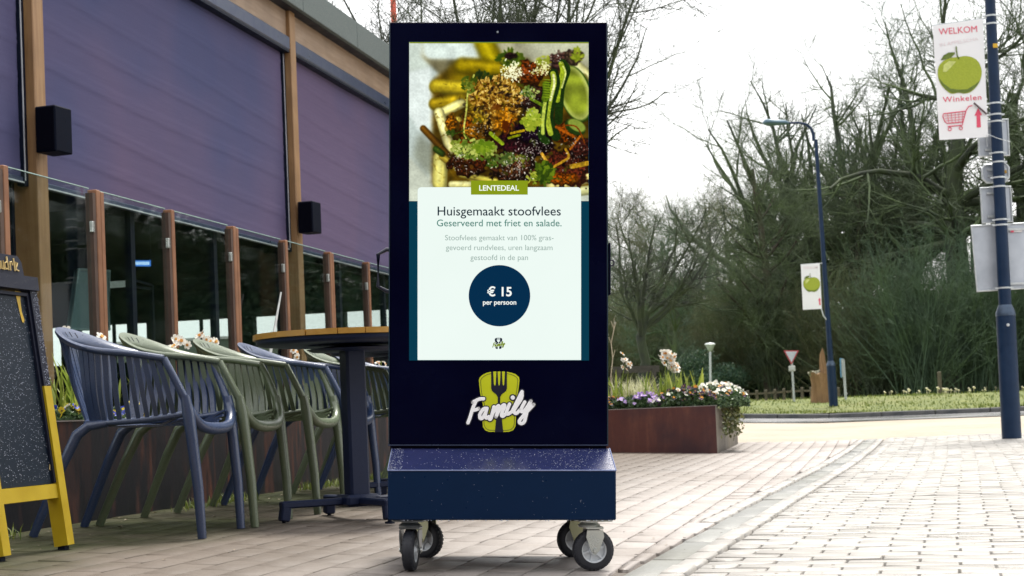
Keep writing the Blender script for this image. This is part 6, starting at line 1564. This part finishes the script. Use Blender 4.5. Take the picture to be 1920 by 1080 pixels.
p = place_at(800, 25.0); put_tree(va_m2, 'bare_tree', 'bare tree behind the roof edge left of the kiosk', (p[0] + .3, 25.0, float(gz(p[0], 25))), 4.0, 1.10, GT)
def tr(m, X, y, sc, rz, lb, nm='bare_tree', cat='tree', g=GT, tilt=(0, 0)):
    return put_tree(m, nm, lb, place_at(X, y), rz, sc, g, cat, tilt)
sm_t = tree_mesh('s', 'vase', 77, 6.4, bark_d, bark_d, .16)
tr(sm_t, 1212, 33, .78, 2.2, 'small dark bare tree with low fork behind the flower planter')
tr(up1, 1268, 48, .62, 0, 'thin straight young tree right of the small forked tree')
tr(fan1, 1640, 56, 1.00, .5, 'large mossy many stemmed tree rising behind the street lamp')
tr(fan1, 1520, 58, .95, 1.9, 'open crowned mossy tree just left of the street lamp'); tr(fan2, 1725, 57, 1.02, 4.1, 'mossy fan shaped tree left of the big banner')
tr(oak1, 1815, 50, 1.12, 1.2, 'dark gnarled oak with heavy curving limbs behind the big banner')
tr(oak1, 1935, 54, 1.05, 3.6, 'gnarled oak at the right edge behind the lamp post')
tr(oak2, 1395, 64, .85, .4, 'olive crowned tree in the middle distance left of the street lamp head')
tr(oak2, 1460, 62, .85, 2.4, 'wide low limbed tree whose branches reach below the street lamp head')
tr(oak2, 1330, 70, .92, 4.0, 'pale olive tree right of the planter trees')
tr(oak2, 1262, 72, .92, 5.5, 'pale olive tree behind the thin young tree')
tr(up2, 1180, 66, .9, 2.5, 'olive brown tree just right of the kiosk edge')
tr(up2, 1440, 78, .9, 1.5, 'narrow olive tree far back between the two wide trees')
tr(up1, 1540, 72, 1.05, 3.0, 'dark narrow tree far behind the small banner')
tr(up1, 1110, 62, .9, 1.2, 'narrow tree hidden mostly behind the kiosk')
for i, (X, y, sc, m_) in enumerate(((2060, 50, 1.1, oak1), (2180, 56, 1.1, fan1), (2330, 50, 1.0, fan2), (2480, 46, 1.1, oak1), (2700, 44, 1.0, oak2), (2950, 42, 1.1, fan1), (3250, 38, 1.1, oak1), (3600, 34, 1.0, fan2), (4000, 30, 1.0, oak1), (1000, 60, .9, oak2), (860, 58, .9, fan2), (4500, 27, 1.0, fan1))):
    tr(m_, X, y, sc, i * 1.3, 'unseen bare tree added for the glass reflections', g='unseen trees added for reflections')  # unseen trees, mainly added for what the terrace glass reflects

# shrubs: fans of thin green stems and dense evergreen undergrowth
def fan_shrub(seed, H, n, mat, spread=40):
    g = np.random.default_rng(seed); k = 7; base = np.stack([g.normal(0, .25, n), g.normal(0, .25, n), np.zeros(n)], -1); az = g.uniform(0, 6.283, n); tl = np.radians(np.abs(g.normal(0, spread * .6, n)).clip(0, 78))
    d = np.stack([np.sin(tl) * np.cos(az), np.sin(tl) * np.sin(az), np.cos(tl)], -1); L_ = H * g.uniform(.6, 1.08, n); P = np.empty((n, k, 3)); P[:, 0] = base
    for j in range(1, k): d = d + g.normal(0, .05, d.shape) + np.array([0, 0, .015]); d /= np.linalg.norm(d, axis=1, keepdims=True); P[:, j] = P[:, j - 1] + d * (L_ / (k - 1))[:, None]
    R0 = (g.uniform(.008, .02, n)[:, None] * np.linspace(1, .3, k)[None]) * H / 4
    P1, R1 = sprout(g, P, R0, 11, .15, 1, H * .20, (42, 15), .05, .16, 4, .6, .4, .0045); P2, R2 = sprout(g, P1, R1, 3, .1, 1, H * .09, (42, 16), .03, .16, 3, .7, .5, .004)
    cv, cf = [], []; o = 0
    for Pp, Rr, s in ((P, R0, 4), (P1, R1, 3), (P2, R2, 3)):
        v, f = tubes(Pp, Rr, s); cv.append(v); cf.append(f + o); o += len(v)
    return npmesh('stems', np.concatenate(cv), np.concatenate(cf), mat)
ever = leafmat('evergreen leaves', (.030, .090, .060), (.11, .18, .09), .5, .3); ever2 = leafmat('olive leaves', (.095, .135, .06), (.22, .24, .11), .6, .35)
def leafmass(seed, rx, ry, H, n, s, mat):
    g = np.random.default_rng(seed); nc = 26; C = np.stack([g.normal(0, rx * .5, nc), g.normal(0, ry * .5, nc), g.uniform(.05, .85, nc) * H], -1); C[:, 2] *= 1 - .35 * (np.hypot(C[:, 0] / rx, C[:, 1] / ry)).clip(0, 1)
    i = g.integers(nc, size=n); d = g.normal(0, 1, (n, 3)); d /= np.linalg.norm(d, axis=1)[:, None]; c = C[i] + d * (np.array([rx, ry, H * .5]) * .42) * (g.random(n) ** .4)[:, None]; c[:, 2] = np.abs(c[:, 2])
    nn = d + g.normal(0, .6, d.shape); nn /= np.linalg.norm(nn, axis=1)[:, None]; t = np.cross(nn, g.normal(0, 1, d.shape)); t /= np.linalg.norm(t, axis=1)[:, None]; q = np.cross(nn, t); ss = (s * g.uniform(.5, 1.3, n))[:, None]
    return npmesh('foliage', np.stack([c - t * ss, c + q * ss * .55, c + t * ss, c - q * ss * .55], 1).reshape(-1, 3), np.arange(4 * n).reshape(n, 4), mat)
FS = [fan_shrub(1, 4, 130, bark_t, 42), fan_shrub(2, 4, 130, bark_g, 36), fan_shrub(3, 4, 120, bark_o, 40)]
LM = [leafmass(5, 2.4, 1.6, 2.6, 16000, .055, ever), leafmass(6, 2.6, 1.6, 3.2, 16000, .06, ever), leafmass(7, 2.2, 1.6, 3.0, 13000, .05, ever2)]
def shrub(kind, idx, X, y, sc, rz, lb, g='shrubs along the park edge'):
    t = thing('shrub', lb, 'shrub', place_at(X, y), (0, 0, rz), g); t.scale = sc if hasattr(sc, '__len__') else (sc, sc, sc)
    link('stems' if kind == 'f' else 'foliage', (FS if kind == 'f' else LM)[idx], t, kind='stuff'); return t
SH = [('f', 0, 1735, 45, 1.12, 0, 'large fan of thin dark green stems left of the big lamp post base'), ('f', 1, 1650, 47, 1.0, 1, 'green stemmed shrub behind the brown trunks on the bank'), ('f', 0, 1830, 46, 1.1, 2, 'dense green stemmed shrub just left of the big lamp post'),
      ('f', 2, 1560, 49, .95, 3, 'olive stemmed shrub behind the stump and street lamp'), ('f', 1, 1460, 50, .95, 4, 'green stemmed shrub behind the give way sign'), ('f', 2, 1370, 52, .95, 5, 'olive stemmed shrub right of the path lamp'),
      ('f', 2, 1290, 54, 1.0, .5, 'olive stemmed shrub left of the path lamp'), ('f', 1, 1210, 52, .95, 1.5, 'green stemmed shrub behind the small forked tree'), ('f', 0, 1910, 47, 1.1, 2.5, 'green stemmed shrub at the right edge behind the lamp post'),
      ('f', 2, 1150, 50, .9, .3, 'olive stemmed shrub at the kiosk edge'),
      ('l', 0, 1400, 56, 1.0, 0, 'dark evergreen bush low behind the give way sign'), ('l', 1, 1500, 57, 1.05, 1, 'dark evergreen bush behind the torn stump'), ('l', 0, 1610, 53, .9, 2, 'dark evergreen bush between the brown trunks'), ('l', 1, 1700, 56, 1.1, .4, 'dark evergreen mass behind the large fan shrub'),
      ('l', 1, 1800, 55, 1.1, 3, 'dark evergreen mass behind the wooden post'), ('l', 0, 1890, 53, 1.15, 4, 'dark evergreen mass at the lamp post foot'), ('l', 2, 1330, 58, 1.05, 2, 'olive green bush behind the path lamp'), ('l', 2, 1240, 60, 1.1, 5, 'olive green bush behind the daffodil leaves'),
      ('l', 2, 1170, 57, 1.0, 1, 'olive green bush beside the kiosk edge'), ('l', 0, 1310, 50, .7, 1, 'low dark bush right behind the planter flowers'), ('l', 1, 1060, 58, 1.1, 1, 'evergreen bush hidden behind the kiosk'),
      ('l', 1, 1560, 66, 1.6, 1, 'tall dark evergreen thicket far behind the street lamp'), ('l', 1, 1440, 68, 1.5, 2, 'tall dark thicket far behind the give way sign'), ('l', 0, 1690, 66, 1.75, 2.2, 'tall dark thicket far behind the large fan shrub'), ('l', 1, 1820, 64, 1.7, 3.2, 'tall dark thicket far left of the big lamp post'), ('l', 0, 1930, 62, 1.7, .2, 'tall dark thicket at the right edge'),
      ('l', 2, 1400, 70, 1.9, 1.2, 'tall olive thicket left of the give way sign, far back'), ('l', 2, 1300, 72, 2.2, 2.2, 'tall olive thicket far behind the path lamp'), ('l', 2, 1190, 74, 2.3, 3.2, 'tall olive thicket right of the kiosk edge')]
for a in SH: shrub(*a)
for i, (X, y, s_) in enumerate(((2020, 58, 1.8), (2160, 56, 1.9), (2300, 52, 2.1), (2450, 50, 2.4), (2650, 47, 2.6), (2850, 44, 2.6), (3080, 42, 2.5), (3350, 38, 2.4), (3650, 35, 2.2), (4000, 32, 2.1), (4400, 29, 2.0), (2230, 62, 2.3), (2560, 56, 2.9), (2750, 55, 3.1), (3000, 50, 2.9), (3200, 46, 2.8), (3500, 42, 2.6), (3800, 38, 2.4), (940, 60, 1.3))):
    shrub('l', i % 2, X, y, s_, i * 1.1, 'unseen evergreen thicket added for dark reflections in the glass', 'unseen thickets added for reflections')  # oversized unseen thickets, added so the glass mirrors dark green
# two thick brown trunks on the bank
for X, y, r, h_, lb in ((1614, 52, .17, 2.4, 'thick brown tree trunk right of the blue sign'), (1672, 53, .25, 1.9, 'thick low trunk left of the large fan shrub'), (1450, 50, .22, 2.6, 'dark trunk left of the give way sign')):
    m_ = tree_mesh('t', 'up', int(X), 8.0, bark_b, bark_g, r)
    put_tree(m_, 'bare_tree', lb, place_at(X, y), X, 1.0, GT)
# daffodils in the grass
g = np.random.default_rng(8); dm = simple('distant daffodil yellow', (.72, .66, .30), (.8, .78, .6), .6)
b = MB(); b.ico((0, 0, .22), .045, .8); b.ico((.05, .02, .18), .035, .8); b.tube([(0, 0, 0), (0, 0, .2)], .008, 4); dme = b.mesh('daffodil', dm)
for i in range(46):
    X = g.uniform(1655, 1925); y = g.uniform(38, 47); p = place_at(X, y)
    o = link('daffodil', dme); o.location = p; s_ = g.uniform(.4, .8); o.scale = (s_, s_, s_); tag(o, 'pale daffodil blooming in the grass of the bank', 'daffodil', 'daffodils on the grass bank')
# fallen bits: leaves, twigs, pebbles on the paving
g = np.random.default_rng(18); V, Fq = [], []; n = 0
for i in range(420):
    if i < 170: u_, v_ = -3.2 + abs(g.normal(0, .22)), g.uniform(4.3, 13)
    elif i < 300: u_, v_ = g.uniform(-2.6, 2.2), g.uniform(4, 14)
    else: u_, v_ = float(gu(10)) + g.normal(-.1, .2), g.uniform(4.2, 15)
    x, y, _ = uvw(u_, v_); z = float(gz(x, y)) + .004; a = g.uniform(0, 6.28); s_ = g.uniform(.003, .011) if i > 120 else g.uniform(.006, .02); e = g.uniform(.3, .8)
    c, s2 = math.cos(a), math.sin(a); q = [(-1, 0, .0), (0, e, .25), (1, 0, .1), (0, -e, .3)]
    for px, py, pz in q: V.append((x + s_ * (px * c - py * s2), y + s_ * (px * s2 + py * c), z + pz * s_))
    Fq.append((n, n + 1, n + 2, n + 3)); n += 4
lm_ = leafmat('fallen leaf', (.03, .022, .015), (.30, .24, .16), .6, .1)
link('leaf_litter', npmesh('leaf_litter', np.array(V), np.array(Fq), lm_), kind='stuff')

# ------------------------------------------------------------------ unseen brick shop added behind the camera to darken surfaces facing it
brk = NT('dark red brick wall'); co = brk.coord('Object'); bt = brk.n('ShaderNodeTexBrick'); brk.l(brk.map(co, (1, 1, 1), (rad(90), 0, 0)), bt.inputs['Vector'])
bt.inputs['Color1'].default_value = (.10, .045, .03, 1); bt.inputs['Color2'].default_value = (.15, .07, .045, 1); bt.inputs['Mortar'].default_value = (.16, .15, .13, 1); bt.inputs['Scale'].default_value = 4.5
brk.set(col=bt.outputs[0], rough=.85)
blocker = thing('light_block_building', 'unseen two storey brick shop building across the street behind the viewer', 'building', (0, -11.5, 0))
X0_, X1_, H_ = -16, 15, 7.2
b = MB(); b.box(((X0_ + X1_) / 2, -3.0, H_ / 2), (X1_ - X0_, 6, H_)); b.obj('wall', brk.mat, blocker)
b = MB(); b.prism([(.5, H_), (-6.5, H_), (-3, H_ + 3.2)], X0_ - .3, X1_ + .3, 'yz'); b.obj('roof', simple('dark roof tile', (.03, .03, .035), (.06, .05, .05), .7, scale=8), blocker)
for i in range(8):
    x = X0_ + 2.2 + i * 3.8
    for z, hh, ww_ in ((1.5, 2.1, 2.4), (5.0, 1.4, 1.3)):
        b = MB(); b.box((x, .03, z), (ww_ + .16, .08, hh + .16)); f_ = b.obj('window_frame', simple('cream frame', (.5, .48, .42), rough=.5) if i == 0 and z < 2 else bpy.data.materials['cream frame'], blocker)
        b = MB(); b.box((x, .055, z), (ww_, .05, hh)); b.obj('window_pane', simple('dark shop glass', (.01, .015, .02), rough=.08) if i == 0 and z < 2 else bpy.data.materials['dark shop glass'], blocker)
